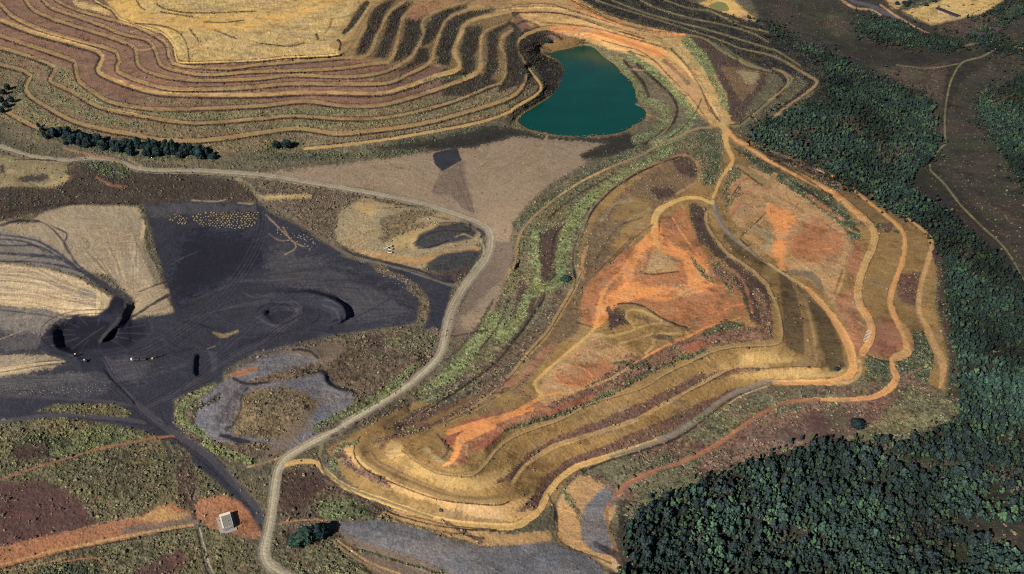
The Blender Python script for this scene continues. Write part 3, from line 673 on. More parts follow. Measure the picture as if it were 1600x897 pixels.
# tracks G1, G2
G1 = '@20 1240,795 1150,800 1040,850 @21 920,0 800,70 600,150 420,240 270,340 150,440 60,540 30,640 25,740 10,770'
zline(G1, [30, 29, 26, 23, 20, 17, 14, 12], 1.8); strip('track', G1, 1.9, BELTTRACK); strip('orangetan', '@21 600,150 420,240 290,325', 1.2)
G2 = '@21 1030,310 1140,240 1165,180 1130,90 1060,68 950,95 800,160 650,250 540,350 480,430 440,540 400,640 390,740 410,820 390,890'
zline(G2, [44, 42, 41, 40, 38, 36, 34, 32, 32, 33, 34, 36, 38, 42], 1.6)
strip('darktone', '@21 1050,80 950,105 800,172 650,262 545,360 485,440 440,540 395,640 380,740 395,830', 2.2); strip('benchdim', G2, 1.5)
strip('bench', '@21 1030,310 1140,240 1170,180 1150,110', 2.4); strip('redroad', '@21 1120,85 1060,66 980,90 850,140', 1.3)
strip('orangetan', '@21 470,640 440,700 440,760 455,800', 2.0)

# main road colours
strip('roadgold', pP[:len(P(MAINP.split(' @22')[0]))], [3.6, 4, 4.6, 5, 5.4, 5.6, 5.4, 5, 4.4], DUMPROAD)
strip('trackgreen', '@13 385,215 430,255 550,345 700,405 900,475 1100,545', 2.2)
strip('trackgreen', '@13 420,60 400,150 410,210 460,290', 2.6, SIDETRACK)
strip('roadgrey', '@23 620,160 750,122 950,52 @22 1050,885 1200,780 1350,672 1500,612 1595,586 @32 150,590', [3.6, 4.6, 5, 4.6, 4, 4], DUMPROAD)
strip('yellow', '@23 560,168 700,128 800,92 900,60', 1.2)
strip('haulpale', '@22 1270,800 1380,700 1480,650 1595,610', .8)
strip('roadorange', '@32 40,590 250,588 430,580 520,530 530,470 500,350 440,240 380,150 300,60 240,0 @31 200,880', [3, 4, 5.5, 7, 7, 6, 5, 4, 3, 2.5], DUMPROAD)
strip('orangetan', '@32 440,600 550,560 575,500 560,440', 3.5)
strip('yellow', '@31 220,890 130,830 0,745 @21 1500,680', 2.2, DUMPROAD)
strip('roadgrey', '@21 1560,720 1450,640 1350,560 1290,470 1265,400 1250,365', [2.5, 3.2, 4, 4.4, 4.4], DUMPROAD)
strip('roadgold', '@21 1250,362 1180,335 1100,330 1000,360 930,400 895,450 888,540 915,640', [3, 3.6, 4, 4.5, 5, 5, 4.5, 4], DUMPROAD); strip('darkline', '@21 1240,350 1180,325 1100,318 1000,345 920,385', .5)
strip('roadgold', '@21 1255,330 1310,200 1375,110 1350,40 @20 1330,880 1330,790', [2.4, 2.8, 3.4, 4.2, 4.8, 5.5], DUMPROAD); strip('orangebright', '@21 1378,120 1372,100 1355,60', 1.8)
strip('benchwide', '@20 1330,800 1300,760 1340,750', 6, ORANGEROAD)
strip('olivebench', '@21 1400,120 1500,190 1595,250', 5); strip('bench', '@21 1395,125 1480,180 1595,245 @31 60,170 130,230', [3, 5, 4, 2])
strip('darktone', '@21 1390,30 1450,60 1530,110 1595,140 @31 150,225 260,300 380,370', [1.5, 3, 3.4, 3, 2], None, 0, .8)
strip('darktone', '@21 1405,150 1490,210 1560,260', 1); strip('darkline', '@21 1420,250 1380,310 1340,370', .8); strip('darkline', '@21 1380,300 1440,315', .6); strip('darkline', '@21 1580,430 1500,510 1425,575', .9); strip('darktone', '@21 1420,590 1520,690 1595,740', 1.2)
# east terraces O1..O3
O1 = '@20 1340,800 1390,870 @21 1450,0 1595,100 @31 200,200 380,290 450,340 600,470 660,540 660,620 590,780 560,890 @32 560,0 570,100 640,220 640,320 590,400'
zline(O1, [31, 31, 30, 29, 28, 28, 27, 26, 26, 25, 24], 3.5)
strip('darkline', O1, .7, None, -6.2, .8); strip('roadorange', O1, [3, 3.5, 4, 5, 5.5, 6, 6, 6, 6], ORANGEROAD); strip('benchwide', '@31 600,470 660,540 660,620 590,780 560,890 @32 560,0 570,100', 4.6)
O2 = '@31 300,150 400,200 490,250 600,340 740,450 845,560 840,720 780,890 @32 760,90 790,180 850,290 880,380 820,420 770,470 790,560 750,630 650,680 500,695 300,695 120,710 0,760 @22 1390,890 @23 1420,0 1350,40 1200,130 1050,200 850,270 720,330 650,390'
zline(O2, [22, 21, 20, 19, 18, 18, 16, 15, 12, 11, 10, 8, 6, 5, 3], 2.2)
strip('roadorange', '@31 400,200 490,250 600,340 740,450 845,560 840,720 780,890 @32 760,90 790,180 850,290 870,370', [1, 2, 3, 4, 4.4, 5, 6], REDROAD); strip('orangetan', '@32 840,250 880,330 870,400 800,430', 7, REDROAD)
strip('roadorange', '@32 770,440 775,500 800,560 750,630 650,680 500,695 300,695 150,705', [3, 5, 6, 3.6, 3, 2.6], REDROAD)
strip('redroad', '@32 320,695 120,710 0,760 @22 1390,890 @23 1350,40 1200,130 1050,200 850,270 720,330 660,390', [2.6, 3, 3.4, 4, 4.4, 4], REDROAD)
O3 = '@21 1480,0 1560,30 @31 0,30 200,110 480,240 700,350 850,450 980,550 1020,620 1000,720 950,890 @32 940,150 990,250 1040,370 1090,470 1080,570 1070,620'
zline(O3, [20, 18, 15, 12, 10, 9, 8, 7, 6], 2); strip('orangetan', '@31 480,240 700,350 850,450 980,550 1020,620 1000,720 950,890 @32 940,150 990,250 1040,370 1090,470 1085,560 1070,620', [1, 1.4, 2, 4, 4, 4.5, 5, 6, 5, 2], TERRACE_C)
strip('track', '@20 1560,860 @31 0,35 200,115 480,245', 1.2); strip('browndark', '@31 0,60 200,140 400,240', 3.5); strip('darkline', '@31 120,100 300,190 420,280', .7)
strip('redroad', '@32 830,560 900,530 980,480', 1.0); strip('shore', '@31 470,780 430,880', 1.6); strip('shore', '@31 490,700 470,790', 1.2)
strip('greendark', '@32 640,450 700,500 730,560', 6); strip('darktone', '@32 620,420 700,450 750,460', 1.2)

# haul road
HR = '@00 -300,930 0,850 @01 0,15 200,75 400,100 600,88 750,112 850,150 1000,165 1200,165 1595,190 @11 300,235 600,285 900,340 1100,390 1250,440 1380,490 1450,540 1460,620 1430,720 1350,820 @12 1290,0 1220,130 1180,280 1150,400 1080,490 950,600 750,730 550,850 @13 530,0 400,50 250,130 170,190 130,270 110,400 90,560 60,700 50,780 90,850 170,897 300,960'
HR = HR.replace('@00 -300,930 0,850 ', '')
zline(HR, 0.3, 3)
strip('hauldark', HR, [2.6, 3.2, 3.5, 4, 6, 8, 8.5, 8, 8, 8.5, 10, 11], HAUL); strip('haul', HR, [1.6, 1.8, 1.6, 2, 3.4, 5, 5.4, 5, 4.8, 5, 6, 7], None, 0, .9)
strip('haulpale', '@12 1262,60 1220,150 1180,290 1150,400 1080,490 950,600 750,730 550,850 @13 400,50 250,130 170,190 130,270 110,400 90,560 60,700 50,780 90,850 170,897', [.8, 1.2, 1.8, 2.4, 2, 2, 1.8, 1.6], None, 0, .9)
strip('haulpale', '@13 400,60 260,145 190,200 155,280 135,400 115,560 85,700 80,780 120,850', 1.0, None, 0, .55)
strip('darktone', '@12 1270,50 1230,130 1200,230 1180,310', .8, None, 0, .8)
strip('haulpale', '@11 1400,600 1420,680 1340,790', 1.4, None, 0, .7); strip('taupe', '@11 1400,470 1440,520 1455,580', 2.5, None, 0, .6)
strip('darktone', '@11 1140,492 1250,490 1330,505 1400,545', .9, None, 0, .8); strip('charcoal', '@11 1380,530 1420,560 1400,580', 2)
strip('orangetan', '@13 -50,230 60,200 150,170', 1.4, PALETRACK); strip('taupedark', '@13 80,180 180,90 260,20 @12 380,860', [2.4, 2.6, 1.5])
strip('roadgold', '@13 190,215 260,195 340,195 400,215', 3.2, DUMPROAD); strip('darktone', '@13 240,235 300,225 360,240 430,300 560,380 700,440 900,520 1050,555 1250,600 1500,618', .8, None, 0, .9)
zline('@13 250,250 450,330 700,450 900,530', 0)
strip('orangebrown', '@13 150,580 300,560 440,560', 1.8)
# coal roads
CR = '@02 655,440 700,560 770,640 850,720 960,810 1060,890 @03 1200,90 1330,190 1450,320 1595,480 @13 20,560'
zline(CR, 0, 3); strip('coalroad', CR, [3.5, 4, 5, 5, 6, 6, 6], COALROAD)
strip('coalroad', '@02 -400,870 0,838 200,805 400,792 600,803 800,820 900,840', 3.2, TARROAD); strip('coalroad', '@02 -300,670 0,672 400,690 700,712 860,740', 2.4, COALTRACK, 0, .8)
strip('coalroad', '@02 920,740 1050,680 1250,560 1500,400 @12 0,360 100,290 200,200 270,130', 3, None, 0, .5)
for q, w, n in (('@02 640,430 720,570 800,680', .7, 'coal_and_shade'), ('@02 700,480 760,560 850,650', .5, 'coallight'), ('@02 990,740 1010,800 1050,880', .8, 'coal_and_shade'), ('@02 1050,380 1200,280 1270,240 1330,260', .7, 'coal_and_shade'), ('@02 1140,180 1260,230 1340,260', .5, 'coal_and_shade'),
                ('@02 330,300 350,370 480,430 520,510', .9, 'coal_and_shade'), ('@02 100,635 220,640 320,645', .6, 'coal_and_shade'), ('@02 520,515 640,515 720,590 840,720', .6, 'coal_and_shade'),
                ('@11 0,320 60,360 240,470 450,610 500,650 640,710 800,740 1000,790 1250,885', 2.4, 'taupedark'), ('@11 560,660 620,690 780,730 950,770 1050,800 1150,850 1230,860', 2.4, 'coal_and_shade'), ('@11 640,715 800,750 1000,810 1230,890', 1.6, 'roadgrey'),
                ('@12 950,0 1020,60 1040,140 1010,220', 3.2, 'scrubdots'), ('@11 760,780 900,830 1010,897', 4, 'scrubdots'), ('@12 1010,225 700,270 500,310 300,350', 2, 'scrubdots'),
                ('@12 0,180 100,230 220,220 290,150 250,90 120,90', 1.6, 'coallight'), ('@12 180,30 330,20 450,50 540,110 550,170 480,210', [1.5, 3, 3.5, 3.5, 2.5], 'coal_and_shade'), ('@12 20,330 150,240 280,170 300,120', 1.0, 'coal_and_shade'),
                ('@02 1500,20 1595,60 @12 120,30', 1.0, 'coallight'), ('@12 0,150 60,100 200,110 260,170', 1.0, 'coal_and_shade'),
                ('@11 0,280 10,400 40,480', 2.0, 'coal_and_shade')):
    strip(n, q, w, None, 0, .85)
for q, w, n in (('@p 182,458 150,438 118,418 95,405 40,398 -100,392', [5, 4, 3.4, 3, 2.4, 2], 'coal'), ('@p 150,436 120,412 108,392 95,372 75,352 60,346', [3, 2.4, 1.6, 1.2, 1], 'coal'), ('@p 118,416 80,388 40,372 -60,360', [2, 1.8, 1.2, 1], 'coal'),
                ('@p 96,404 60,385 20,384 -60,380', [1.6, 1.2, 1], 'coal'), ('@p 107,395 100,380 105,366 80,352', [1.4, 1], 'coal'), ('@p 130,424 60,410 -60,408', [2, 1.4, 1.2], 'coal'), ('@p 70,392 30,376 -60,372', 1.1, 'coal'), ('@p 60,346 30,345 0,352', 2, 'coal_and_shade'),
                ('@p 182,456 200,468 198,486 180,508 158,532', [5, 5, 5, 4.4, 3.4], 'charcoal'), ('@p 176,470 182,480 170,500 150,520', 1, 'coal_and_shade'), ('@p 203,498 222,486 250,468 270,458', [2, 2, 2.4, 2], 'coal_and_shade'), ('@p 218,456 244,445 262,440', .8, 'coal_and_shade'),
                ('@p 0,582 60,572 110,566', .8, 'coal_and_shade'), ('@p 0,574 50,567 100,562', .6, 'coal'), ('@p 0,500 60,494 110,497', 1.5, 'fan'), ('@p 0,530 40,515 70,505', 1, 'fan'), ('@p 0,484 50,490 90,496', 1, 'coal')):
    strip(n, q, w, None, 0, .9, 1.0, 1.5)
for k in range(26):                   # runnels on the pale fan
    a = rng.uniform(0, 1); y0 = 414 + 64 * a
    strip('fangrey' if k % 3 else 'fan', [(-60, y0 - 6 + rng.uniform(-4, 4)), (40, y0 + rng.uniform(-3, 3)), (100, 440 + 44 * a + rng.uniform(-3, 3)), (150, 458 + 28 * a)], rng.uniform(.4, .9), None, 0, .7)
for k in range(60):                   # runnels on the brown shelf
    a = rng.uniform(0, 1); b = rng.uniform(.1, .6); sx, sy = 80 + 140 * a, 335 + 12 * a; ex, ey = 200 + 14 * a, 470 + 8 * a
    q = [(sx + (ex - sx) * t + rng.uniform(-3, 3), sy + (ey - sy) * t + rng.uniform(-2, 2)) for t in (b, b + .12, b + .25)]
    strip('taupedark' if k % 2 else 'fanbright', q, rng.uniform(.4, .9), None, 0, .45)
# small tracks in the south-west and elsewhere
for q, w, n, r in (('@03 -200,370 0,310 200,240 400,180 600,120 800,80 950,50 1080,40', 1.9, 'redroad', REDTRACK), ('@03 -200,885 0,840 300,760 600,700 900,640 1200,590', 2.2, 'orangetan', PALETRACK), ('@03 -100,890 0,865 300,785 600,722 900,665 1150,610', .7, 'darkline', None),
                   ('@03 -100,905 0,880 200,850 400,800', 1.2, 'track', None), ('@03 300,850 450,810 600,800 650,830 640,870', 1.3, 'orangebrown', None), ('@03 1240,610 1265,700 1295,820 1330,897', 1.4, 'concrete', None), ('@03 1225,620 1250,720 1275,840 1300,897', 1.4, 'darktone', None),
                   ('@03 950,60 800,160 640,260 560,330 540,390', .9, 'browndark', None), ('@03 1010,60 1080,50 1150,110 1300,230 1420,350', 1.0, 'darktone', None), ('@03 1020,80 1060,140 1050,180', 3, 'coal', None), ('@03 1110,240 1130,360 1190,470 1210,550', 3.2, 'browndark', None),
                   ('@13 480,690 560,760 640,810 800,897', [2, 2.4, 2], 'track', None), ('@13 440,700 540,780 640,850 720,890', 1.4, 'darktone', None), ('@13 500,680 700,820 900,897', 1.6, 'orangetan', None), ('@13 630,740 800,790 1000,850 1150,897', 2, 'greendark', None),
                   ('@23 270,480 265,580 300,690 400,750 520,790 620,830', 1.0, 'darktone', None), ('@23 590,480 600,600 640,720 680,830 740,890', 2.6, 'shore', None), ('@23 680,400 620,440 595,490', 2, 'orangebrown', None), ('@23 420,240 470,280', 1, 'darktone', None),
                   ('@30 1440,285 1340,350 1210,390 1150,480 1130,540 1110,640 1100,760 1105,900 @31 1090,10 1010,110 1010,160 1100,250 1200,380 1350,530 1450,620 1530,730 1595,850 1700,1000', 1.3, 'trackgreen', FIELDTRACK), ('@30 1280,200 1350,245 1440,280 1595,303 1800,330', 1.5, 'benchwide', SPURROAD),
                   ('@30 1200,395 1000,425 800,405', .9, 'trackgreen', None), ('@30 480,-30 540,10 650,40 750,90 840,120 900,160', [3, 3, 3.4, 2.6, 1.6], 'roadasph', TARROAD), ('@30 700,30 800,100 900,160 1000,210', 1.4, 'orangetan', None), ('@30 460,0 540,50 640,60 700,95', 1.8, 'orangedull', None),
                   ('@30 1650,10 1540,40 1490,90 1440,160 1380,210 1240,200', [5, 6, 5, 4, 2], 'coalroad', None), ('@30 1340,260 1230,285', 1.5, 'taupedark', None), ('@z1400,0,8 70,150 200,200 320,270 420,330', .8, 'darkline', None),
                   ('@31 1180,0 1170,60 1060,180', 0.5, 'darktone', None),
                   ('@p 855,212 845,232 818,254 822,264 850,272', 1.5, 'yellowtan', None), ('@22 590,0 560,60 530,200 500,270 350,400 200,530 140,600 180,660 170,690', [2.6, 2.4, 2.4, 2.8, 2.6], 'roadgold', RIMTRACK),
                   ('@12 1200,900 1350,850 1595,780 @22 170,690 300,650', [4, 4, 3, 2], 'orangebright', ORANGEROAD), ('@13 1170,222 1240,170 1270,80 1340,40 1480,-30', [2.4, 3.4, 4.4, 4], 'orangebright', ORANGEROAD),
                   ('@22 170,690 400,640 600,570 750,480 830,430', 1.9, 'orangetan', None), ('@22 830,430 900,390 1020,330 1120,290 1250,230 1420,185', [2, 2, 2.4, 2, 1.4], 'orangebright', None),
                   ('@22 500,280 600,300 700,280 770,250 710,180 720,140 800,140 930,200', 2.4, 'benchwide', None), ('@22 660,350 800,310 870,290 1100,280', 1.9, 'benchwide', None), ('@22 870,290 885,350 830,410', 2.3, 'benchwide', None), ('@22 770,250 900,220 1000,230', 1.9, 'benchwide', None),
                   ('@22 660,100 740,95 830,120 920,180 1030,230 1090,245', 1.4, 'darktone', None), ('@22 410,215 500,245', .7, 'darkline', None), ('@21 530,800 650,680 740,590', .8, 'browndark', None), ('@21 860,410 740,460 690,530', 1.2, 'olivegrey', None),
                   ('@21 800,790 850,815 950,805 1040,795', .9, 'darkline', None), ('@21 1000,460 1060,560 1150,680 1200,760', 1.4, 'orangebright', None), ('@21 980,450 1030,520', 1, 'red', None), ('@21 920,480 920,560 950,570', .8, 'darkline', None)):
    strip(n, q, w, r, 0, .9)
def ring(cx, cy, a, b, tilt, n, w):
    strip(n, [(cx + a * math.cos(t) * math.cos(tilt) - b * math.sin(t) * math.sin(tilt), cy + a * math.cos(t) * math.sin(tilt) + b * math.sin(t) * math.cos(tilt)) for t in np.linspace(0, 2 * math.pi, 15)], w, None, 0, .65)
for q, w, n in (('@z875,219,2.56 385,365 320,420 270,500 262,560 310,608 420,632 520,595 605,580', [5, 5, 4, 4, 5, 6, 5, 3], 'orangebright'), ('@z875,219,2.56 385,365 400,420 470,455 580,480', [3, 4, 6, 3], 'orangebright'), ('@z875,219,2.56 505,450 510,510 520,585', [4, 4, 3], 'orangebright'),
                ('@z875,219,2.56 265,510 175,600 145,745', [4, 4, 2.4], 'orangebright'), ('@z875,219,2.56 620,620 700,650 720,700 640,730 560,770', [1.5, 2, 2, 2, 2], 'reddirt'), ('@z875,219,2.56 660,540 700,610 730,690 740,740', [2, 4, 4, 2], 'reddirt'), ('@z875,219,2.56 690,520 740,580 770,690', 2, 'orangebrown'),
                ('@z875,219,2.56 840,270 885,340 868,420 890,515', [8, 11, 8, 5], 'orangebright'), ('@z875,219,2.56 950,390 1010,400 1060,470', [3, 7, 4], 'orange'), ('@z875,219,2.56 990,220 1060,270 1130,320', 2.5, 'orange'), ('@z875,219,2.56 780,350 840,390 830,430', 5, 'yellowtan'),
                ('@z875,219,2.56 690,300 750,210 830,190', 3, 'orange'), ('@z875,219,2.56 930,530 1010,545 1050,600', [3, 6, 3], 'taupedark'), ('@z875,219,2.56 1140,470 1130,560 1095,640', 1.6, 'benchwide'), ('@z875,219,2.56 640,240 700,180 760,150', 1.2, 'reddirt'), ('@z875,219,2.56 680,260 720,190', .7, 'browndark'), ('@z875,219,2.56 710,180 730,215', .7, 'browndark'),
                ('@z875,219,2.56 1120,250 1170,330 1200,390', [2, 4, 2], 'greendark'), ('@z875,219,2.56 1270,340 1350,370', 3, 'greendark'), ('@z875,219,2.56 870,30 1000,110 1110,180 1200,230', 2.2, 'purplebrown'), ('@z875,219,2.56 720,30 830,100 960,170 1100,240', 1.6, 'greendark'), ('@z875,219,2.56 790,70 960,160 1090,230', 1.0, 'darktone'),
                ('@z875,219,2.56 1180,400 1200,430 1190,470', 3, 'reddirt'), ('@z875,219,2.56 620,500 650,540 680,600', 2.5, 'greendark'), ('@z875,219,2.56 640,470 720,500 790,560 830,640', 2.0, 'browndark'), ('@z875,219,2.56 790,600 830,680 840,770', 4, 'redpurple'),
                ('@z875,219,2.56 100,430 90,520 95,560', [2, 3, 2], 'orangetan'), ('@z875,219,2.56 180,300 160,330 210,260 280,240', 2.5, 'olivegrey'), ('@z875,219,2.56 150,470 230,350 330,310', 1.0, 'browndark'), ('@z875,219,2.56 190,500 300,390 370,340', 1.0, 'browndark'), ('@z875,219,2.56 400,80 440,150 400,180', 3, 'brownolive')):
    strip(n, q, w, None, 0, .85, 1.6, 2.2)
for q, w in (('@00 900,615 1100,640 1595,632', 2.6), ('@00 300,560 500,690 700,765 900,800', 3.2), ('@00 960,700 1200,722 1595,710 @10 400,690 700,690', 2.6), ('@00 130,620 300,740 420,810', 3), ('@10 0,790 300,775 700,765 1000,725', 2.2), ('@00 400,420 470,560 640,650', 2.4), ('@10 1050,500 1200,490 1300,480', 2.2), ('@10 700,490 900,480', 1.6)):
    strip('green', q, w, None, 0, .65, 1.4, 2.5)
for q, w in (('@00 0,340 120,380 260,440 250,510', 3), ('@00 480,720 700,790 900,810', 1.6), ('@00 1000,820 1400,830 1595,800', 2), ('@10 0,770 250,760', 1.4)): strip('pink', q, w, None, 0, .7, 1.2, 2.0)
ring(894, 586, 25, 12.5, .15, 'red', .7); ring(896, 588, 30, 16, .15, 'orangebright', .8); ring(922, 565, 24, 11.5, .2, 'red', .7)
for q in ('@22 290,560 460,530', '@22 370,500 380,590', '@22 460,460 500,500'): strip('red', q, .5, None, 0, .6)
for k in range(16):                   # scuffs on the mid flats
    x, y = rng.uniform(740, 880), rng.uniform(245, 300); l = rng.uniform(20, 60)
    strip('taupedark' if k % 2 else 'yellowtan', [(x, y), (x + l * .6, y - l * .3), (x + l, y - l * .62)], rng.uniform(.5, 1.1), None, 0, .35)
for q in ('@11 1110,80 1150,160 1100,300', '@11 1250,100 1290,230 1360,430', '@11 1240,220 1340,430', '@11 700,130 760,150', '@11 820,110 890,150 960,160'): strip('browndark', q, .6, None, 0, .5)
for k in range(22):                   # wheel marks on the gold plateau
    x, y = rng.uniform(200, 520), rng.uniform(-10, 82); l = rng.uniform(20, 80)
    strip('golddull' if k % 2 else 'track', [(x, y), (x + l * .5, y + rng.uniform(-4, 5)), (x + l, y + rng.uniform(-9, 7))], rng.uniform(.4, 1.0), None, 0, .5)
for q in ('@00 850,0 870,40 900,60', '@00 970,20 1010,50 1200,80 1595,70', '@00 1000,75 1200,105', '@10 0,265 150,285 240,285 300,265', '@00 1270,135 1400,140 1520,125', '@00 1180,180 1240,260', '@00 1340,190 1470,240', '@00 840,145 1000,160 1110,200 1160,270 1180,380'): strip('darkline', q, 1.0, None, 0, .9)
strip('olive', '@10 430,200 460,170 470,120', 2); strip('darktone', '@10 375,215 385,240', 2); strip('darkslope', '@10 520,310 530,270 510,250', 1.8); strip('darkslope', '@10 545,205 600,150 690,20', [3, 4, 4])

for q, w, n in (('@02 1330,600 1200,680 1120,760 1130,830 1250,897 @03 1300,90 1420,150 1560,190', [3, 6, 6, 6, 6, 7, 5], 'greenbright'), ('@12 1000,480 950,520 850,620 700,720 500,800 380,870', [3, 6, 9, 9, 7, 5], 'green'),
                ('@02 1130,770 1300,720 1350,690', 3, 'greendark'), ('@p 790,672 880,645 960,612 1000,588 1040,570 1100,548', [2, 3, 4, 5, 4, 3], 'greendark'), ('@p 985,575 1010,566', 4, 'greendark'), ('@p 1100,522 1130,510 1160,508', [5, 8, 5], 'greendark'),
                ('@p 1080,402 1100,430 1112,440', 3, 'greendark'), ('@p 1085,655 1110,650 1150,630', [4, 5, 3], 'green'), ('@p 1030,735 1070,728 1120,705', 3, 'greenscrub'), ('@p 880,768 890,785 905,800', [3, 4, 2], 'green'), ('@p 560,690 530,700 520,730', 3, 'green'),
                ('@13 1160,560 1300,640 1400,700', 3, 'brownscrub'), ('@p 868,800 872,830', 2.0, 'darktone'), ('@p 930,848 960,866 990,892', [3, 5, 7], 'darktone'),
                ('@12 230,385 310,385 350,400 388,440', [1.5, 2.4, 2.6, 1.6], 'coal_and_shade'), ('@12 330,535 410,518 435,530 440,570 500,620 600,640 615,680', [1, 1.6, 2.6, 2.6, 2, 2, 1], 'coal_and_shade'), ('@z200,560,6.9 1130,215 1220,255 1330,275 1518,255', [1.5, 2.6, 2, 1], 'coal_and_shade'),  # tip faces in shade, painted as dark strips along the edges
                ('@z200,560,6.9 1290,320 1225,400 1210,560 1130,720 1060,760', [1, 2, 1.6, 2.4, 3], 'charcoal'), ('@z200,560,6.9 1000,830 1080,850 1180,885 1300,900', [2, 3, 3, 2], 'coal_and_shade'), ('@z200,560,6.9 990,380 860,470 760,540 700,620 690,690', [1.4, 2, 1.6, 2, 3], 'browndark')):  # charcoal and black strips here are tip-face shade put into the colour
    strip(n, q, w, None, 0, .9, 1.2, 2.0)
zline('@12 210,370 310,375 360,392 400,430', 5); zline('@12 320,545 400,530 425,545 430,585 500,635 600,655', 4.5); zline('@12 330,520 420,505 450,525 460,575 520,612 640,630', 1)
for q in ('@z480,640,4 80,300 130,420 300,520 450,610 640,680 800,720 1000,745 1180,750', '@23 440,260 560,200 760,140 960,75 @22 1080,900 1220,795 1360,690', '@31 0,80 200,190 400,320'):
    strip('darktone', q, 1.5, None, 1.0, .95, .8, 2.2)
for k in range(60):                   # wheel marks and scraped lines on the coal
    x, y = rng.uniform(20, 640), rng.uniform(340, 620); l = rng.uniform(15, 70); a = rng.normal(-.25, .25)
    r = polymask([(x - 4, y - 4), (x + 4, y - 4), (x + 4, y + 4), (x - 4, y + 4)], 0, False)
    if r is not None and r[1].sum() and (RID[r[0]][r[1] > .5] == COAL).mean() > .8:
        strip(('coal_and_shade', 'coallight')[k % 2], [(x, y), (x + l * .5, y + l * a * .5 + rng.uniform(-3, 3)), (x + l, y + l * a)], rng.uniform(.4, 1.1), None, 0, .55)

for q, w, n in (('@11 0,95 400,75 800,62 1050,30', [3, 5, 5, 3], 'greendark'), ('@11 0,60 300,52 700,50', 2.5, 'greenscrub'), ('@10 800,905 1100,860 1400,800', [2, 3, 2], 'greendark'),
                ('@11 60,440 180,560 250,640 180,690', .9, 'yellowtan'), ('@11 170,520 220,600 300,640', .8, 'orangetan'), ('@11 80,560 140,600 200,600', 1.2, 'taupedark'), ('@p 300,313 340,315 352,312', 1.0, 'fan'), ('@p 372,317 395,319', 1.0, 'fan'), ('@p 372,280 390,290 405,310', 3.0, 'olivegrey'),
                ('@p 222,345 224,352 222,372', 2.5, 'fanbright'), ('@02 1330,280 1380,300 1480,270', [2, 4, 2], 'olivegrey'), ('@02 1290,380 1340,360', .8, 'fangrey'), ('@02 560,400 640,400', 1.0, 'coallight'), ('@02 700,520 850,550 920,590', 1.6, 'coallight'),
                ('@02 0,600 200,560 480,530', 1.2, 'coallight'), ('@02 120,650 320,640 560,620 640,600', 1.0, 'coallight'), ('@02 1100,290 1200,330', .7, 'coal_and_shade'), ('@02 1220,420 1240,520 1210,550', .7, 'coallight'),
                ('@12 0,40 150,70 240,110 290,150', .8, 'coallight'), ('@12 60,120 160,150 240,200', .7, 'coal_and_shade'), ('@12 100,240 210,190 280,150', .8, 'coallight'), ('@12 390,130 400,180 350,220', .9, 'coal_and_shade'), ('@12 420,110 500,140 520,190', 1.6, 'coallight'), ('@12 340,260 440,270 520,300', 1.2, 'coal_and_shade'), ('@12 150,300 250,280 350,300', .8, 'coallight'),
                ('@11 980,620 1080,560 1180,540 1330,545', .8, 'coal_and_shade'), ('@11 1010,650 1100,640 1200,600', 1.2, 'coal_and_shade'), ('@11 1240,580 1300,560 1340,580', 1.2, 'yellowtan'), ('@11 1100,740 1200,700 1320,690', .8, 'coallight'), ('@11 1120,790 1200,790 1320,760', 1.2, 'coallight'),
                ('@11 740,350 900,380 1050,385', .7, 'darkline'), ('@11 800,400 950,390', .7, 'darkline'), ('@11 1050,440 1200,470', .8, 'darkline')):
    strip(n, q, w, None, 0, .85, 1.0, 1.6)
def ruts(path, gaps, tone_a, tone_b):
    for k, g in enumerate(gaps): strip((tone_a, tone_b)[k % 2], path, .45, None, g, .55, .5, .5, .6)
ruts(HR, (-4.2, -2.6, -1.0, 1.6, 3.4, 5.0), 'hauldark', 'haulpale')
ruts('@12 1270,90 1215,180 1180,280 1150,400 1080,490 950,600 750,730 550,850 @13 400,50 250,130 170,190 130,270 110,400 90,560 60,700', (-6, 6.5), 'hauldark', 'taupedark')
ruts(pP, (-1.6, .2, 1.8), 'orangedull', 'yellow'); ruts(O2, (-1.2, 1.0), 'orangebrown', 'orangetan'); ruts(O1, (-2.5, -.6, 2.2), 'orangebrown', 'benchwide'); ruts(WR, (-2, 1.6), 'olivegrey', 'olive'); ruts(C2, (-.9, .9), 'olivebench', 'yellow'); ruts(CR, (-2, 0, 2), 'coal', 'coallight')
ruts('@20 250,180 450,190 650,240 850,310 930,340 1050,430 1150,540 1220,650 1290,750', (-5, -2.5, 0, 2.5, 5), 'orangebrown', 'golddull')
for k in range(70):                   # scuffs and washouts on the orange dump top and saddle
    x, y, sx_, sy_ = (rng.uniform(930, 1140), rng.uniform(400, 515), 1, .5) if k < 34 else (rng.uniform(1140, 1330), rng.uniform(280, 450), 1, .7) if k < 56 else (rng.uniform(850, 1060), rng.uniform(40, 130), 1, .4)
    l = rng.uniform(8, 40); a = rng.uniform(-1, 1)
    strip(('orangetan', 'orangebrown', 'orangebright', 'darkline')[k % 4], [(x, y), (x + l * .5 * sx_, y + l * a * .4), (x + l * sx_, y + l * a * sy_)], rng.uniform(.4, 1.5) if k % 4 < 3 else .4, None, 0, .5, 1.0, 2.0)
strip('shore', LAKE[:16] + LAKE[16:] + LAKE[:1], 2.3, None, 0, .8, 1.0, 3.0)

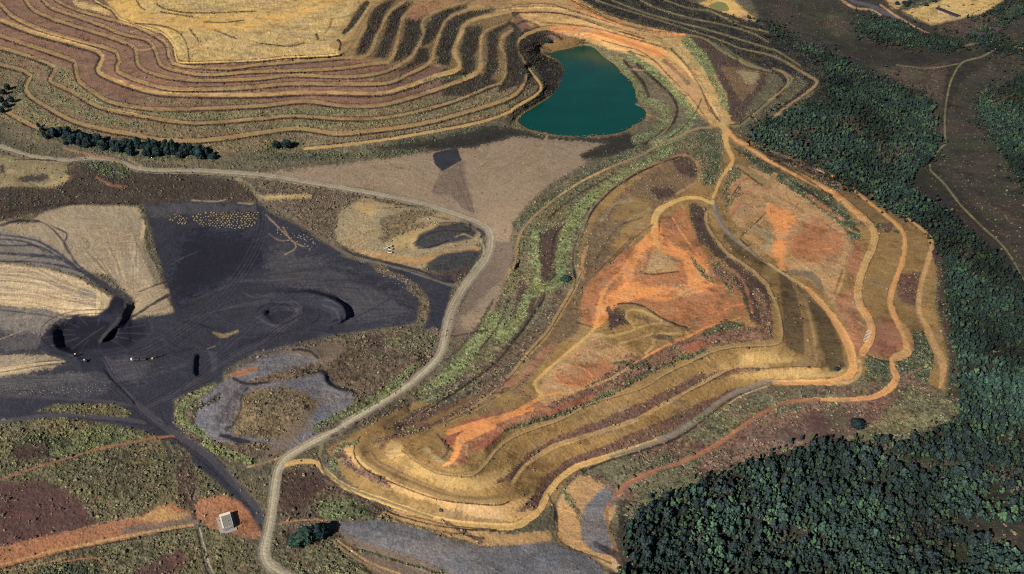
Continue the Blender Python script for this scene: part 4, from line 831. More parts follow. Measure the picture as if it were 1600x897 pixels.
for q, w, n in (('@z500,516,2.354 225,430 330,340 450,290 600,230 720,170', [4, 5, 5, 4, 3], 'purplebrown'), ('@z500,516,2.354 50,390 200,320 330,260 480,200 600,130', [4, 6, 6, 6, 4], 'brownscrub'), ('@z500,516,2.354 690,200 760,150 850,60', [4, 6, 5], 'orangebrown'),
                ('@z500,516,2.354 620,240 700,220 780,250', 3, 'redpurple'), ('@z500,516,2.354 540,240 620,180 700,130', 2.5, 'greendark'), ('@z500,516,2.354 100,640 250,690 400,730 600,765', 1.6, 'darktone'), ('@z500,516,2.354 430,380 470,440 450,470', 1.4, 'browndark'),
                ('@z500,516,2.354 380,440 420,470 480,500', 2.0, 'olivegrey'), ('@z500,516,2.354 840,600 870,680 870,760', 1.6, 'darktone'), ('@z500,516,2.354 900,590 930,640 960,700', [2, 4, 4], 'greenscrub'), ('@z500,516,2.354 230,680 350,720 480,750', 2.0, 'greenscrub')):
    strip(n, q, w, None, 0, .8, 1.6, 2.4)
zline('@12 40,170 120,230 220,220 290,150', 4, 2); zline('@12 80,150 180,140 240,150', -2, 2); zline('@12 440,60 540,110 560,170', 9, 2)
zline('@02 330,300 345,375 480,430 520,515', 2.5, 1); zline('@02 640,520 720,600 830,715', 1.5, 1)

for q, w, n in (('200,130 420,150 620,200 800,250 900,285 980,360 1030,430 1080,520 1120,620 1180,690', .9, 'darkline'), ('0,30 200,20 330,60 500,110 660,160 850,220', .7, 'darkline'), ('0,70 180,70 360,90 520,140 720,195', .6, 'darkline'), ('330,0 460,70 600,130 760,170 1000,190', .8, 'darkline'),
                ('650,290 800,340 880,420 950,490 1030,570 1110,690', .6, 'darkline'), ('1000,270 1090,370 1160,480 1200,600 1240,700', .5, 'track'), ('300,160 450,175 640,225 840,290', 2.2, 'orangebright'), ('560,130 760,190 950,210', 1.8, 'orangetan'), ('900,300 980,380 1040,470 1080,560', 2.6, 'benchwide'), ('950,250 1060,370 1130,500 1180,620', 2.4, 'golddull'),
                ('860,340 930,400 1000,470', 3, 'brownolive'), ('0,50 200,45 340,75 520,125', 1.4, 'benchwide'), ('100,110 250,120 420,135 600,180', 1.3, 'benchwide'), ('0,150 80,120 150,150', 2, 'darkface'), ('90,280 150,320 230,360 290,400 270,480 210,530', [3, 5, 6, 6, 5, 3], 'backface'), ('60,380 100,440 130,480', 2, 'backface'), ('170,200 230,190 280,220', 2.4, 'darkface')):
    strip(n, '@z800,0,3.63 ' + q, w, None, 0, .85, .9, 1.6)
strip('taupedark', '@p 404,728 440,694 478,655 500,625', [5, 8, 9, 6], None, 0, .7, 1.5, 2.2)
strip('coal', '@p 385,600 350,640 335,670', 5, None, 0, .45, 2, 2.5); strip('charcoal', '@p 500,575 520,600 545,615', 3, None, 0, .6, 1.4, 2)

# inner olive corner: darker clumps between the loops, and the bright haul track on the ridge tip
for q, w, n in (('@22 600,130 640,200 620,240', 4, 'browndark'), ('@22 880,300 980,310 1000,330', 3, 'browndark'), ('@22 720,420 780,430 800,450', 3, 'redpurple'), ('@22 770,180 850,200', 4, 'brownolive'), ('@22 640,470 740,450', 2, 'greendark'),
                ('@z480,640,4 860,350 900,320 935,250 950,190 1030,130 1150,80 1400,0', [2.4, 3.4, 4.2, 4.6, 4.6, 4, 3.4], 'orangebright'), ('@z480,640,4 950,200 1000,230 990,280', 1.6, 'orangetan'), ('@z480,640,4 740,240 800,300 880,320', 2, 'olivegrey'), ('@z480,640,4 840,180 880,230 910,260', 1.0, 'darkline')):
    strip(n, q, w, None, 0, .9, 1.0, 1.6)
for q, a in (('@p 0,498 70,492 110,498 60,520 0,522', .5), ('@p 0,528 60,520 66,545 0,550', .4), ('@p 0,590 120,582 170,590 60,604 0,606', .25)): poly('fangrey', q, 4, None, a)
for q in ('@p 250,470 330,400 400,340', '@p 262,478 350,420 412,352', '@p 330,560 400,530 470,515', '@p 180,575 230,560 300,545', '@p 420,430 520,420 620,450', '@p 440,445 560,440 640,480'): strip('coal_and_shade', q, [1, 3, 4], None, 0, .5, 3, 2)
for q in ('@p 300,470 380,440 470,440 560,460', '@p 290,500 360,480 420,470', '@p 330,600 380,565 440,545 520,522', '@p 200,600 240,585 290,570'): strip('coallight', q, [1, 2.4, 3], None, 0, .6, 2.4, 2)

for q, n in (('@01 90,215 200,192 300,196 335,215 220,238 130,236', 'coal_and_shade'), ('@01 20,165 110,150 120,165 60,190', 'yellow'), ('@01 290,215 330,190 350,200 320,225', 'yellow'), ('@01 230,262 330,235 410,195 440,215 350,262 280,278', 'yellow'), ('@01 0,220 60,225 60,255 0,262', 'yellowtan'), ('@01 0,120 25,140 30,185 0,190', 'darktone')): poly(n, q, 2, None, .85)
for q, w in (('@01 85,95 200,96 350,103', .9), ('@01 400,170 430,190 420,140 460,110', 1.0)): strip('darktone', q, w)
for q, w, n in (('@01 600,210 700,260 780,265', 1.6, 'orangebrown'), ('@01 470,115 600,120 760,130 790,200', 2.2, 'greendark'), ('@01 0,430 250,390 500,370 860,372', 1.8, 'darktone'), ('@01 800,95 880,140', 1.4, 'yellowtan')): strip(n, q, w, None, 0, .8, 1.2, 2)

for k in range(26):                   # scraped lines running round and out of the pit
    a = 2 * math.pi * k / 26 + rng.uniform(-.08, .08); c, s_ = math.cos(a), math.sin(a)
    strip(('coallight', 'coal_and_shade')[k % 2], [(150 + 34 * c, 520 + 12 * s_), (150 + 56 * c, 520 + 21 * s_), (150 + (74 + rng.uniform(0, 16)) * c, 521 + (29 + rng.uniform(0, 6)) * s_)], .6, None, 0, .7, .6, .8)
for r_ in (1.0, 1.22, 1.45): strip('coal_and_shade', [(150 + 60 * r_ * math.cos(t), 520 + 25 * r_ * math.sin(t)) for t in np.linspace(.4, 5.6, 14)], .7, None, 0, .75, .6, 1.0)
ruts('@02 920,740 1050,680 1250,560 1500,400 @12 0,360 100,290 200,200 270,130', (-7, -5, -3, -1.2, 1, 3, 5, 7), 'coal_and_shade', 'coallight')
ruts('@02 640,430 720,570 800,680 900,800 1040,890', (-6, -4, -1, 1, 4), 'coal_and_shade', 'coallight'); ruts('@p 415,325 408,370 375,430 330,480 260,530 200,560', (-10, -7, -4, -2, 0, 3, 6, 9), 'coal_and_shade', 'coallight'); ruts('@p 500,395 470,450 400,500 330,560 270,620', (-5, -2, 1, 4), 'coallight', 'coal_and_shade')
ruts('@p 0,600 100,592 170,600 210,640', (-6, -3, 0, 3, 6), 'coallight', 'coal_and_shade')
for q, w, n in (('@21 640,185 460,285 330,375 235,455', 1.6, 'darktone'), ('@21 180,560 175,680 200,760 240,790', 1.4, 'darktone'), ('@21 330,500 270,560 250,680 240,800', 1.4, 'darktone'), ('@12 1580,60 1510,230 1390,390', 1.6, 'darktone'), ('@20 1180,620 1140,700 1060,800 950,880', 1.0, 'darktone'), ('@p 700,560 740,520 770,470', 2.4, 'browndark'), ('@12 1240,300 1400,270 1440,260', 1.5, 'darktone')):
    strip(n, q, w, None, 0, .8, 1.2, 2)
zline('@p 196,478 182,505 160,530', [4, 3, 1], 3); zline('@p 210,478 200,505 185,528', -3, 2)

strip('greendark', '@p 50,204 100,218 150,229 200,237 260,243 335,244', [3, 6, 7, 7, 6, 4], None, 0, .9, 1.6, 2.5); strip('darktone', '@p 66,200 110,210 160,219 210,227 270,234 330,236', [3, 5, 5, 5, 4], None, 0, .85, 1.6, 2.5)  # undergrowth, then a dark strip upslope painted for the trees' cast shadows
strip('orangebrown', '@p 100,232 150,244 190,252', 1.6, None, 0, .8, 1, 2); strip('greendark', '@p 418,234 440,229 470,224', 4, None, 0, .9, 1.4, 2.2)
strip('greendark', '@p 0,170 20,150 34,128', 4, None, 0, .8, 1.6, 2.4)
# ------------------------------------------------------------------ heights
TRE = np.maximum(TRE, .22 * box(TRE, 14) * (SHR > .002) * (box(SHR, 3) > .0015))
Z = solve_heights()
Z = box(Z, 1)
POND = P('@z1080,0,10 230,90 400,20 540,40 620,150 580,180 430,180 330,130')

POS = (GX0, GY0)
FINE = fbm(GX0, GY0, 3.2, 3, 201, .7)
GRAIN = rng.uniform(-1, 1, Z.shape).astype(np.float32)
GRAIN2 = box(rng.uniform(-1, 1, Z.shape).astype(np.float32), 1) * 2.2
MID = fbm(GX0, GY0, 16, 4, 211, .65)
BIG = fbm(GX0, GY0, 90, 3, 221)
LAKEM = polymask(LAKE, 0, False)
wet = np.zeros_like(Z); wet[LAKEM[0]] = LAKEM[1]
# streaks: noise drawn out along a direction field (down the slopes, or along the wheel tracks on the flats)
def drawn_out(du, dv, seed, steps, stride):
    n = np.random.default_rng(seed).uniform(-1, 1, Z.shape).astype(np.float32)
    ln = np.hypot(du, dv) + 1e-6; du, dv = du / ln, dv / ln
    acc = n.copy(); cnt = 1
    jj0, ii0 = np.meshgrid(np.arange(NV, dtype=np.float32), np.arange(NU, dtype=np.float32), indexing='ij')
    for sgn in (1, -1):
        x, y = ii0.copy(), jj0.copy()
        for k in range(steps):
            i = np.clip(x, 0, NU - 1).astype(np.int32); j = np.clip(y, 0, NV - 1).astype(np.int32)
            x += sgn * stride * du[j, i]; y += sgn * stride * dv[j, i]
            acc += n[np.clip(y, 0, NV - 1).astype(np.int32), np.clip(x, 0, NU - 1).astype(np.int32)]; cnt += 1
    return acc / math.sqrt(cnt) * 1.5
ZS = box(box(Z, 2), 2)
gj, gi = np.gradient(ZS)                       # per plan cell
mj = np.abs(np.gradient(GY0, axis=0)); mi = np.gradient(GX0, axis=1)
sxw, syw = gi / mi, -gj / mj                   # true slope
slope = np.clip(np.hypot(sxw, syw) * 3.2, 0, 1).astype(np.float32)
RILL = drawn_out((sxw / mi).astype(np.float32), (-syw / mj).astype(np.float32), 61, 7, 1.0)
ang = (fbm(GX0, GY0, 160, 2, 331) * 3.5).astype(np.float32)
SCRAPE = drawn_out((np.cos(ang) / mi).astype(np.float32), (np.sin(ang) * .6 / mj).astype(np.float32), 62, 12, 1.2)
veg = np.clip(SHR / .010, 0, 1)
bare = 1 - veg
Z = Z + (ROU * (FINE * 1.7 + MID * 3.4 + GRAIN * (1.25 - .6 * slope * bare)) + np.minimum(ROU, .3) * BIG * 3.0 + ROU * slope * RILL * (.15 + .5 * np.clip(.5 + MID, 0, 1))) * (1 - wet)
Z = Z.astype(np.float32)

tone = 1 + VAR * (0.7 * FINE + 1.1 * MID + 0.5 * BIG + .55 * GRAIN + .55 * GRAIN2) + .15 * slope * RILL * np.clip(.4 + 1.2 * MID, 0, 1.2) * np.clip(VAR / .12, .5, 1.3) + .11 * (1 - slope) * bare * SCRAPE * np.clip(VAR / .12, .6, 1.2)
warm = (fbm(GX0, GY0, 40, 3, 251) * VAR * 0.45)[..., None]
CUR = CUR * np.clip(tone, .25, 2)[..., None] * (1 + warm * np.array([1, 0, -1], np.float32))
def shift(mul, w, grey=False):
    global CUR
    src = CUR.mean(-1, keepdims=True) if grey else CUR
    CUR = CUR * (1 - w[..., None]) + src * np.array(mul, np.float32) * w[..., None]
isor = np.isin(RID, (DUMP, ORANGEROAD, HILL, YARD, QUARRY)).astype(np.float32) * bare
q1 = fbm(GX0, GY0, 34, 5, 371, .72); q2 = fbm(GX0, GY0, 20, 5, 381, .72)
lum = CUR.mean(-1, keepdims=True)
CUR = CUR * (1 - isor[..., None] * (.55 * sst(.05, .40, q1))[..., None]) + lum * np.array([1.45, 1.0, .58], np.float32) * (isor * .55 * sst(.05, .40, q1))[..., None]
CUR = CUR * (1 - .34 * isor * sst(.08, .42, q2))[..., None]
CUR = CUR * (1 + .16 * isor * sst(.10, .45, -q2))[..., None]
n1 = fbm(GX0, GY0, 3.6, 3, 341, .75) + .5 * GRAIN2; n2 = fbm(GX0, GY0, 15, 4, 351, .7); n3 = fbm(GX0, GY0, 7, 3, 361, .7) + .3 * GRAIN
shift((.34, .32, .30), veg * .85 * sst(.10, .5, n1))
shift((1.0, 1.10, .54), veg * np.clip(GRN * 1.2, 0, 1) * .75 * sst(-.12, .35, n2 + .4 * n3), True)
shift((1.32, .94, .72), veg * (1 - GRN) * .5 * sst(.05, .5, -n2 + .4 * n3), True)
shift((1.75, 1.72, 1.70), veg * .7 * sst(.22, .6, -n1 + .3 * n3))
spots = fbm(GX0, GY0, 5.5, 2, 391) + .6 * GRAIN2
shift((.42, .38, .34), bare * np.isin(RID, (DUMP, HILL, GROUND, SHELF, YARD)) * .65 * sst(.70, .92, spots))
fld = (RID == FIELD).astype(np.float32)
g1 = fbm(GX0, GY0, 60, 5, 401, .68); g2 = fbm(GX0, GY0, 24, 5, 411, .7)
shift((1.12, 1.14, .66), fld * .8 * sst(-.05, .30, g1), True); shift((1.5, 1.05, .82), fld * .6 * sst(.06, .36, -g1 + .4 * g2), True)
shift((1.35, 1.36, 1.25), fld * .7 * sst(.10, .40, g2)); shift((.62, .62, .62), fld * .7 * sst(.12, .42, -g2))
CUR = np.clip(CUR, .002, .85).astype(np.float32)

GX, GY = unproject(UU.astype(np.float64), VV.astype(np.float64), Z.astype(np.float64))
print('folds', int((np.diff(GY, axis=0) >= 0).sum()), 'of', GY.size)

# ------------------------------------------------------------------ materials
def new_material(name, build):
    m = bpy.data.materials.new(name); m.use_nodes = True
    n = m.node_tree.nodes; l = m.node_tree.links
    build(n, l, n['Principled BSDF']); return m
def ground_nodes(n, l, b):
    a = n.new('ShaderNodeAttribute'); a.attribute_name = 'tone'
    tc = n.new('ShaderNodeTexCoord')
    n1 = n.new('ShaderNodeTexNoise'); n1.inputs['Scale'].default_value = 0.55; n1.inputs['Detail'].default_value = 6; n1.inputs['Roughness'].default_value = .7
    l.new(tc.outputs['Object'], n1.inputs['Vector'])
    r = n.new('ShaderNodeMapRange'); r.inputs['From Min'].default_value = .25; r.inputs['From Max'].default_value = .75; r.inputs['To Min'].default_value = .62; r.inputs['To Max'].default_value = 1.38
    l.new(n1.outputs['Fac'], r.inputs['Value'])
    mx = n.new('ShaderNodeMix'); mx.data_type = 'RGBA'; mx.blend_type = 'MULTIPLY'; mx.inputs['Factor'].default_value = 1
    l.new(a.outputs['Color'], mx.inputs['A']); l.new(r.outputs['Result'], mx.inputs['B'])
    l.new(mx.outputs['Result'], b.inputs['Base Color'])
    b.inputs['Roughness'].default_value = .95; b.inputs['Specular IOR Level'].default_value = .12
    bp = n.new('ShaderNodeBump'); bp.inputs['Strength'].default_value = .55; bp.inputs['Distance'].default_value = .8
    n2 = n.new('ShaderNodeTexNoise'); n2.inputs['Scale'].default_value = .35; n2.inputs['Detail'].default_value = 7; n2.inputs['Roughness'].default_value = .65
    l.new(tc.outputs['Object'], n2.inputs['Vector']); l.new(n2.outputs['Fac'], bp.inputs['Height']); l.new(bp.outputs['Normal'], b.inputs['Normal'])
MGROUND = new_material('soil_and_rock', ground_nodes)
def leaf_nodes(n, l, b):
    a = n.new('ShaderNodeAttribute'); a.attribute_name = 'tone'
    tc = n.new('ShaderNodeTexCoord'); n1 = n.new('ShaderNodeTexNoise'); n1.inputs['Scale'].default_value = 1.4; n1.inputs['Detail'].default_value = 4
    oi = n.new('ShaderNodeObjectInfo')
    l.new(tc.outputs['Object'], n1.inputs['Vector'])
    r = n.new('ShaderNodeMapRange'); r.inputs['From Min'].default_value = .3; r.inputs['From Max'].default_value = .7; r.inputs['To Min'].default_value = .6; r.inputs['To Max'].default_value = 1.4
    l.new(n1.outputs['Fac'], r.inputs['Value'])
    r2 = n.new('ShaderNodeMapRange'); r2.inputs['To Min'].default_value = .7; r2.inputs['To Max'].default_value = 1.35; l.new(oi.outputs['Random'], r2.inputs['Value'])
    mm = n.new('ShaderNodeMath'); mm.operation = 'MULTIPLY'; l.new(r.outputs['Result'], mm.inputs[0]); l.new(r2.outputs['Result'], mm.inputs[1])
    mx = n.new('ShaderNodeMix'); mx.data_type = 'RGBA'; mx.blend_type = 'MULTIPLY'; mx.inputs['Factor'].default_value = 1
    l.new(a.outputs['Color'], mx.inputs['A']); l.new(mm.outputs[0], mx.inputs['B']); l.new(mx.outputs['Result'], b.inputs['Base Color'])
    b.inputs['Roughness'].default_value = .8; b.inputs['Specular IOR Level'].default_value = .15
MLEAF = new_material('foliage', leaf_nodes)
def plain(name, rgb, rough=.7, metal=0.0, spec=.3, var=.25, scale=.8):
    def f(n, l, b):
        tc = n.new('ShaderNodeTexCoord'); n1 = n.new('ShaderNodeTexNoise'); n1.inputs['Scale'].default_value = scale; n1.inputs['Detail'].default_value = 5
        l.new(tc.outputs['Object'], n1.inputs['Vector'])
        cr = n.new('ShaderNodeMix'); cr.data_type = 'RGBA'
        c = np.array(rgb)
        cr.inputs['A'].default_value = (*np.clip(c * (1 - var), 0, 1), 1); cr.inputs['B'].default_value = (*np.clip(c * (1 + var), 0, 1), 1)
        l.new(n1.outputs['Fac'], cr.inputs['Factor']); l.new(cr.outputs['Result'], b.inputs['Base Color'])
        b.inputs['Roughness'].default_value = rough; b.inputs['Metallic'].default_value = metal; b.inputs['Specular IOR Level'].default_value = spec
    return new_material(name, f)
def water_nodes(rgb):
    def f(n, l, b):
        tc = n.new('ShaderNodeTexCoord'); n1 = n.new('ShaderNodeTexNoise'); n1.inputs['Scale'].default_value = .014; n1.inputs['Detail'].default_value = 4
        l.new(tc.outputs['Object'], n1.inputs['Vector'])
        mx = n.new('ShaderNodeMix'); mx.data_type = 'RGBA'; c = np.array(rgb)
        mx.inputs['A'].default_value = (*(c * .72), 1); mx.inputs['B'].default_value = (*(c * 1.3), 1)
        l.new(n1.outputs['Fac'], mx.inputs['Factor']); l.new(mx.outputs['Result'], b.inputs['Base Color'])
        b.inputs['Roughness'].default_value = .25; b.inputs['Specular IOR Level'].default_value = .12
        n2 = n.new('ShaderNodeTexNoise'); n2.inputs['Scale'].default_value = .25; n2.inputs['Detail'].default_value = 5; l.new(tc.outputs['Object'], n2.inputs['Vector'])
        bp = n.new('ShaderNodeBump'); bp.inputs['Strength'].default_value = .12; bp.inputs['Distance'].default_value = .4
        l.new(n2.outputs['Fac'], bp.inputs['Height']); l.new(bp.outputs['Normal'], b.inputs['Normal'])
    return f
MWATER = new_material('teal_water', water_nodes(lin((8, 66, 54)) / KEXP))

# ------------------------------------------------------------------ setting meshes, split by what each stretch of ground is
def raw_mesh(name, verts, loops, starts, totals, tones=None, smooth=False):
    me = bpy.data.meshes.new(name)
    me.vertices.add(len(verts)); me.vertices.foreach_set('co', np.ascontiguousarray(verts, np.float32).ravel())
    me.loops.add(len(loops)); me.loops.foreach_set('vertex_index', np.ascontiguousarray(loops, np.int32))
    me.polygons.add(len(starts)); me.polygons.foreach_set('loop_start', np.ascontiguousarray(starts, np.int32)); me.polygons.foreach_set('loop_total', np.ascontiguousarray(totals, np.int32))
    if smooth: me.polygons.foreach_set('use_smooth', np.ones(len(starts), bool))
    if tones is not None:
        at = me.attributes.new('tone', 'FLOAT_COLOR', 'POINT')
        at.data.foreach_set('color', np.ascontiguousarray(np.hstack([tones, np.ones((len(tones), 1), np.float32)]), np.float32).ravel())
    me.update(calc_edges=True)
    return me
def link(name, me, material=None, parent=None):
    o = bpy.data.objects.new(name, me); scene.collection.objects.link(o)
    if material is not None and not me.materials: me.materials.append(material)
    if parent is not None: o.parent = parent
    return o
def tag(o, label, cat, group=None, kind=None):
    o['label'] = label; o['category'] = cat
    if group: o['group'] = group
    if kind: o['kind'] = kind
    return o

uu = np.concatenate([[-9000, -4000, -2000, -1000, -550, -320, -200], U1, [1800, 1950, 2200, 2600, 3400, 5600, 10600]])
vv = np.concatenate([[-473.8, -470, -455, -420, -360, -280, -200, -140, -95], V1, [1010, 1080, 1200, 1450, 2200]])
lx, ly = 7, 9
iu = np.clip(np.arange(len(uu)) - lx, 0, NU - 1); iv = np.clip(np.arange(len(vv)) - ly, 0, NV - 1)
def ext(a): return a[np.ix_(iv, iu)] if a.ndim == 2 else a[iv][:, iu]
EU, EV = np.meshgrid(uu, vv)
EZ = ext(Z).astype(np.float64)
EX, EY = unproject(EU, EV, EZ)
ECOL = ext(CUR); ERID = ext(RID)
nrow, ncol = EZ.shape
VERT = np.stack([EX, EY, EZ], -1).reshape(-1, 3); TONE = ECOL.reshape(-1, 3)
jj, ii = np.meshgrid(np.arange(nrow - 1), np.arange(ncol - 1), indexing='ij')
a0 = (jj * ncol + ii).ravel()
QUADS = np.stack([a0 + ncol, a0 + ncol + 1, a0 + 1, a0], 1)
FID = ERID[:-1, :-1].ravel()
SETTING = {
    GROUND: ('ground', 'scrubby brown and green ground around the mine workings', 'ground'),
    HILL: ('terraced_hill', 'wide terraced hill with tan benches and golden flat top', 'hill'),
    DUMP: ('dump_hill', 'stepped orange and olive waste dump beside the haul road', 'hill'),
    COAL: ('coal_ground', 'flat black ground of fine coal with a dark pit', 'ground'),
    FIELD: ('heath', 'dark heath and forest floor east of the stepped dump', 'ground'),
    SHELF: ('tailings_fan', 'pale sandy tailings fan streaked with black runnels', 'ground'),
    GRAVEL: ('gravel_ground', 'grey loose gravel tips below the haul road', 'ground'),
    QUARRY: ('quarry_ground', 'small golden quarry with greenish pool beyond the terraces', 'ground'),
    YARD: ('yard_ground', 'bare levelled yards around the sheds', 'ground'),
    HAUL: ('haul_road', 'long pale grey haul road winding past the coal', 'road'),
    COALROAD: ('coal_road', 'dark grey road leaving the black coal pit', 'road'),
    DUMPROAD: ('dump_road', 'golden to orange road circling the stepped dump', 'road'),
    REDROAD: ('red_road', 'reddish dirt road along the foot of the dump', 'road'),
    ORANGEROAD: ('orange_road', 'bright orange dirt road over the dump top and saddle', 'road'),
    LAKETRACK: ('lake_track', 'tan bench tracks running along the hill to the teal lake', 'road'),
    TERRACE_A: ('terrace_path', 'narrow path looping around the brown triangular slope', 'path'),
    TERRACE_B: ('hairpin_path', 'tan path with a hairpin bend beside the dark forest', 'path'),
    TERRACE_C: ('forest_edge_path', 'outermost tan bench path along the forest edge', 'path'),
    FIELDTRACK: ('field_path', 'thin winding grassy path across the dark heath', 'path'),
    SIDETRACK: ('side_path', 'short grassy link path beside the dump toe', 'path'),
    REDTRACK: ('red_path', 'reddish farm path through the green scrub', 'path'),
    PALETRACK: ('pale_path', 'pale straight path beside the orange cut', 'path'),
    SPURROAD: ('spur_road', 'pale straight spur road near the far stream', 'road'),
    RIMTRACK: ('rim_road', 'olive tan road on the upper rim terrace of the dump', 'road'),
    TARROAD: ('tar_road', 'dark paved road sections at the site edges', 'road'),
    BELTTRACK: ('belt_path', 'narrow tan path through the green belt', 'path'),
    COALTRACK: ('coal_path', 'black track across the coal flats', 'path'),
}
for rid in np.unique(FID):
    q = QUADS[FID == rid]
    used, inv = np.unique(q.ravel(), return_inverse=True)
    nm, lab, cat = SETTING[int(rid)]
    me = raw_mesh(nm, VERT[used], inv, np.arange(len(q)) * 4, np.full(len(q), 4), TONE[used], True)
    tag(link(nm, me, MGROUND), lab, cat, None, 'structure')

def ground_at(u, v):
    """point of the finished ground under a plan pixel"""
    fi = (np.asarray(u, float) - U1[0]) / STEP; fj = (np.asarray(v, float) - V1[0]) / STEP
    i = np.clip(fi.astype(int), 0, NU - 2); j = np.clip(fj.astype(int), 0, NV - 2)
    a = np.clip(fi - i, 0, 1); b = np.clip(fj - j, 0, 1)
    def s(A): return (A[j, i] * (1 - a) + A[j, i + 1] * a) * (1 - b) + (A[j + 1, i] * (1 - a) + A[j + 1, i + 1] * a) * b
    return s(GX), s(GY), s(Z)
def pixscale(v): return (v + 475) * CP / CAMH      # plan pixels per metre

def sheet_of_water(name, outline, z, material, label, cat, grow=1.012):
    s, _ = smooth_path(outline + outline[:1], 5)
    c = s.mean(0); s = c + (s[:-1] - c) * grow
    x, y = unproject(s[:, 0], s[:, 1], z)
    me = bpy.data.meshes.new(name); me.from_pydata([(a, b, z) for a, b in zip(x, y)], [], [list(range(len(x)))]); me.update()
    if me.polygons[0].normal.z < 0: me.flip_normals()
    return tag(link(name, me, material), label, cat, None, 'structure')
sheet_of_water('lake_water', LAKE, LAKE_Z, MWATER, 'deep teal lake lying between the terraced hill and dump', 'lake')
MPOND = new_material('olive_water', water_nodes(lin((140, 132, 48)) / KEXP))
sheet_of_water('pond_water', POND, 2.8, MPOND, 'small olive green pond inside the far golden quarry', 'pond', 1.03)
# ------------------------------------------------------------------ vegetation
import bmesh
def ico(level):
    bm = bmesh.new(); bmesh.ops.create_icosphere(bm, subdivisions=level, radius=1.0)
    v = np.array([p.co[:] for p in bm.verts], np.float32); f = np.array([[q.index for q in p.verts] for p in bm.faces], np.int32)
    bm.free(); return v, f
ICO1, ICO2 = ico(1), ico(2)
def blob(base, r, jag, cut=-0.45):
    v, f = base
    v = v * (1 + r.uniform(-jag, jag, len(v)))[:, None].astype(np.float32)
    keep = (v[f][:, :, 2].min(1) > cut)
    return v, f[keep]
def join(parts):
    vs, fs, n = [], [], 0
    for v, f in parts: vs.append(v); fs.append(f + n); n += len(v)
    return np.vstack(vs).astype(np.float32), np.vstack(fs).astype(np.int32)
def shrub_proto(r, clumps, base):
    ps = []
    for k in range(clumps):
        v, f = blob(base, r, .30, -.75)
        s = r.uniform(.45, .75) if clumps > 1 else 1.0
        o = np.array([r.uniform(-.6, .6), r.uniform(-.6, .6), r.uniform(.1, .5)]) if clumps > 1 else np.array([0, 0, .3])
        ps.append((v * s * np.array([1, 1, .85]) + o, f))
    return join(ps)
def crown_proto(r, clumps, base, leaves=0, tall=1.0):
    """crown about 1 wide in radius, from z=.35 to z=2*tall, made of uneven leafy clumps"""
    ps = []
    for k in range(clumps):
        a = r.uniform(0, 2 * math.pi); h = r.uniform(0, 1); rad = (1 - .55 * h) * math.sqrt(r.uniform(.05, 1)) * .85
        v, f = blob(base, r, .34, -2)
        s = r.uniform(.30, .52) * (1.15 if clumps < 8 else 1.0)
        ps.append((v * s * np.array([1, 1, .8]) + np.array([rad * math.cos(a), rad * math.sin(a), .55 + 1.25 * tall * h]), f))
    v, f = blob(base, r, .2, -2); ps.append((v * np.array([.55, .55, .7 * tall]) + np.array([0, 0, 1.0 * tall]), f))
    if leaves:
        c = r.normal(size=(leaves, 3)); c /= np.linalg.norm(c, axis=1)[:, None]
        c = c * r.uniform(.75, 1.12, (leaves, 1)) * np.array([.95, .95, .8 * tall]) + np.array([0, 0, 1.1 * tall])
        t = r.normal(size=(leaves, 3, 3)) * .16
        ps.append(((c[:, None, :] + t).reshape(-1, 3), np.arange(leaves * 3).reshape(-1, 3)))
    return join(ps)
def scatter_mesh(name, protos, pos, scale, height, tone, label, cat, seed):
    r = np.random.default_rng(seed)
    which = r.integers(0, len(protos), len(pos)); ang = r.uniform(0, 2 * math.pi, len(pos))
    V, F, T = [], [], []; n = 0
    for k, (pv, pf) in enumerate(protos):
        idx = np.nonzero(which == k)[0]
        if not len(idx): continue
        c, s = np.cos(ang[idx])[:, None], np.sin(ang[idx])[:, None]
        x = pv[:, 0][None] * c - pv[:, 1][None] * s; y = pv[:, 0][None] * s + pv[:, 1][None] * c
        w = np.stack([x * scale[idx][:, None], y * scale[idx][:, None], pv[:, 2][None] * height[idx][:, None]], -1) + pos[idx][:, None, :]
        V.append(w.reshape(-1, 3).astype(np.float32))
        F.append((pf[None] + (np.arange(len(idx)) * len(pv))[:, None, None] + n).reshape(-1, 3)); n += len(idx) * len(pv)
        tv = tone[idx][:, None, :] * (1 + r.uniform(-.22, .22, (len(idx), len(pv), 1)))
        T.append(tv.reshape(-1, 3).astype(np.float32))
    V, F, T = np.vstack(V), np.vstack(F), np.vstack(T)
    me = raw_mesh(name, V, F.ravel(), np.arange(len(F)) * 3, np.full(len(F), 3), T)
    return tag(link(name, me, MLEAF), label, cat, None, 'stuff')

inside = (UU > -110) & (UU < 1712) & (VV > -50) & (VV < 968)
AREA = np.zeros_like(Z)
AREA[:-1, :-1] = np.abs(np.diff(GX, axis=1)[:-1] * np.diff(GY, axis=0)[:, :-1])
clump = np.clip(0.9 + 2.4 * fbm(GX0, GY0, 13, 2, 301), 0.05, 3.0)
def scatter(dens, cl):
    lam = np.where(inside, dens * AREA * cl, 0); n = rng.poisson(np.clip(lam, 0, 6))
    j, i = np.nonzero(n); c = n[j, i]
    j = np.repeat(j, c); i = np.repeat(i, c)
    u = U1[i] + rng.uniform(0, STEP, len(i)); v = V1[j] + rng.uniform(0, STEP, len(j))
    return u, v, j, i
GREENS = np.array([lin(c) for c in ((132, 138, 90), (110, 120, 80), (150, 148, 104), (90, 106, 72))])
BROWNS = np.array([lin(c) for c in ((124, 108, 90), (104, 90, 78), (146, 132, 108), (92, 80, 68))])
su, sv, sj, si = scatter(SHR * 4.5, clump)
sx, sy, sz = ground_at(su, sv)
g = rng.uniform(0, 1, len(su)) < GRN[sj, si]
local = CUR[sj, si] * rng.uniform(.6, 1.45, (len(su), 1))
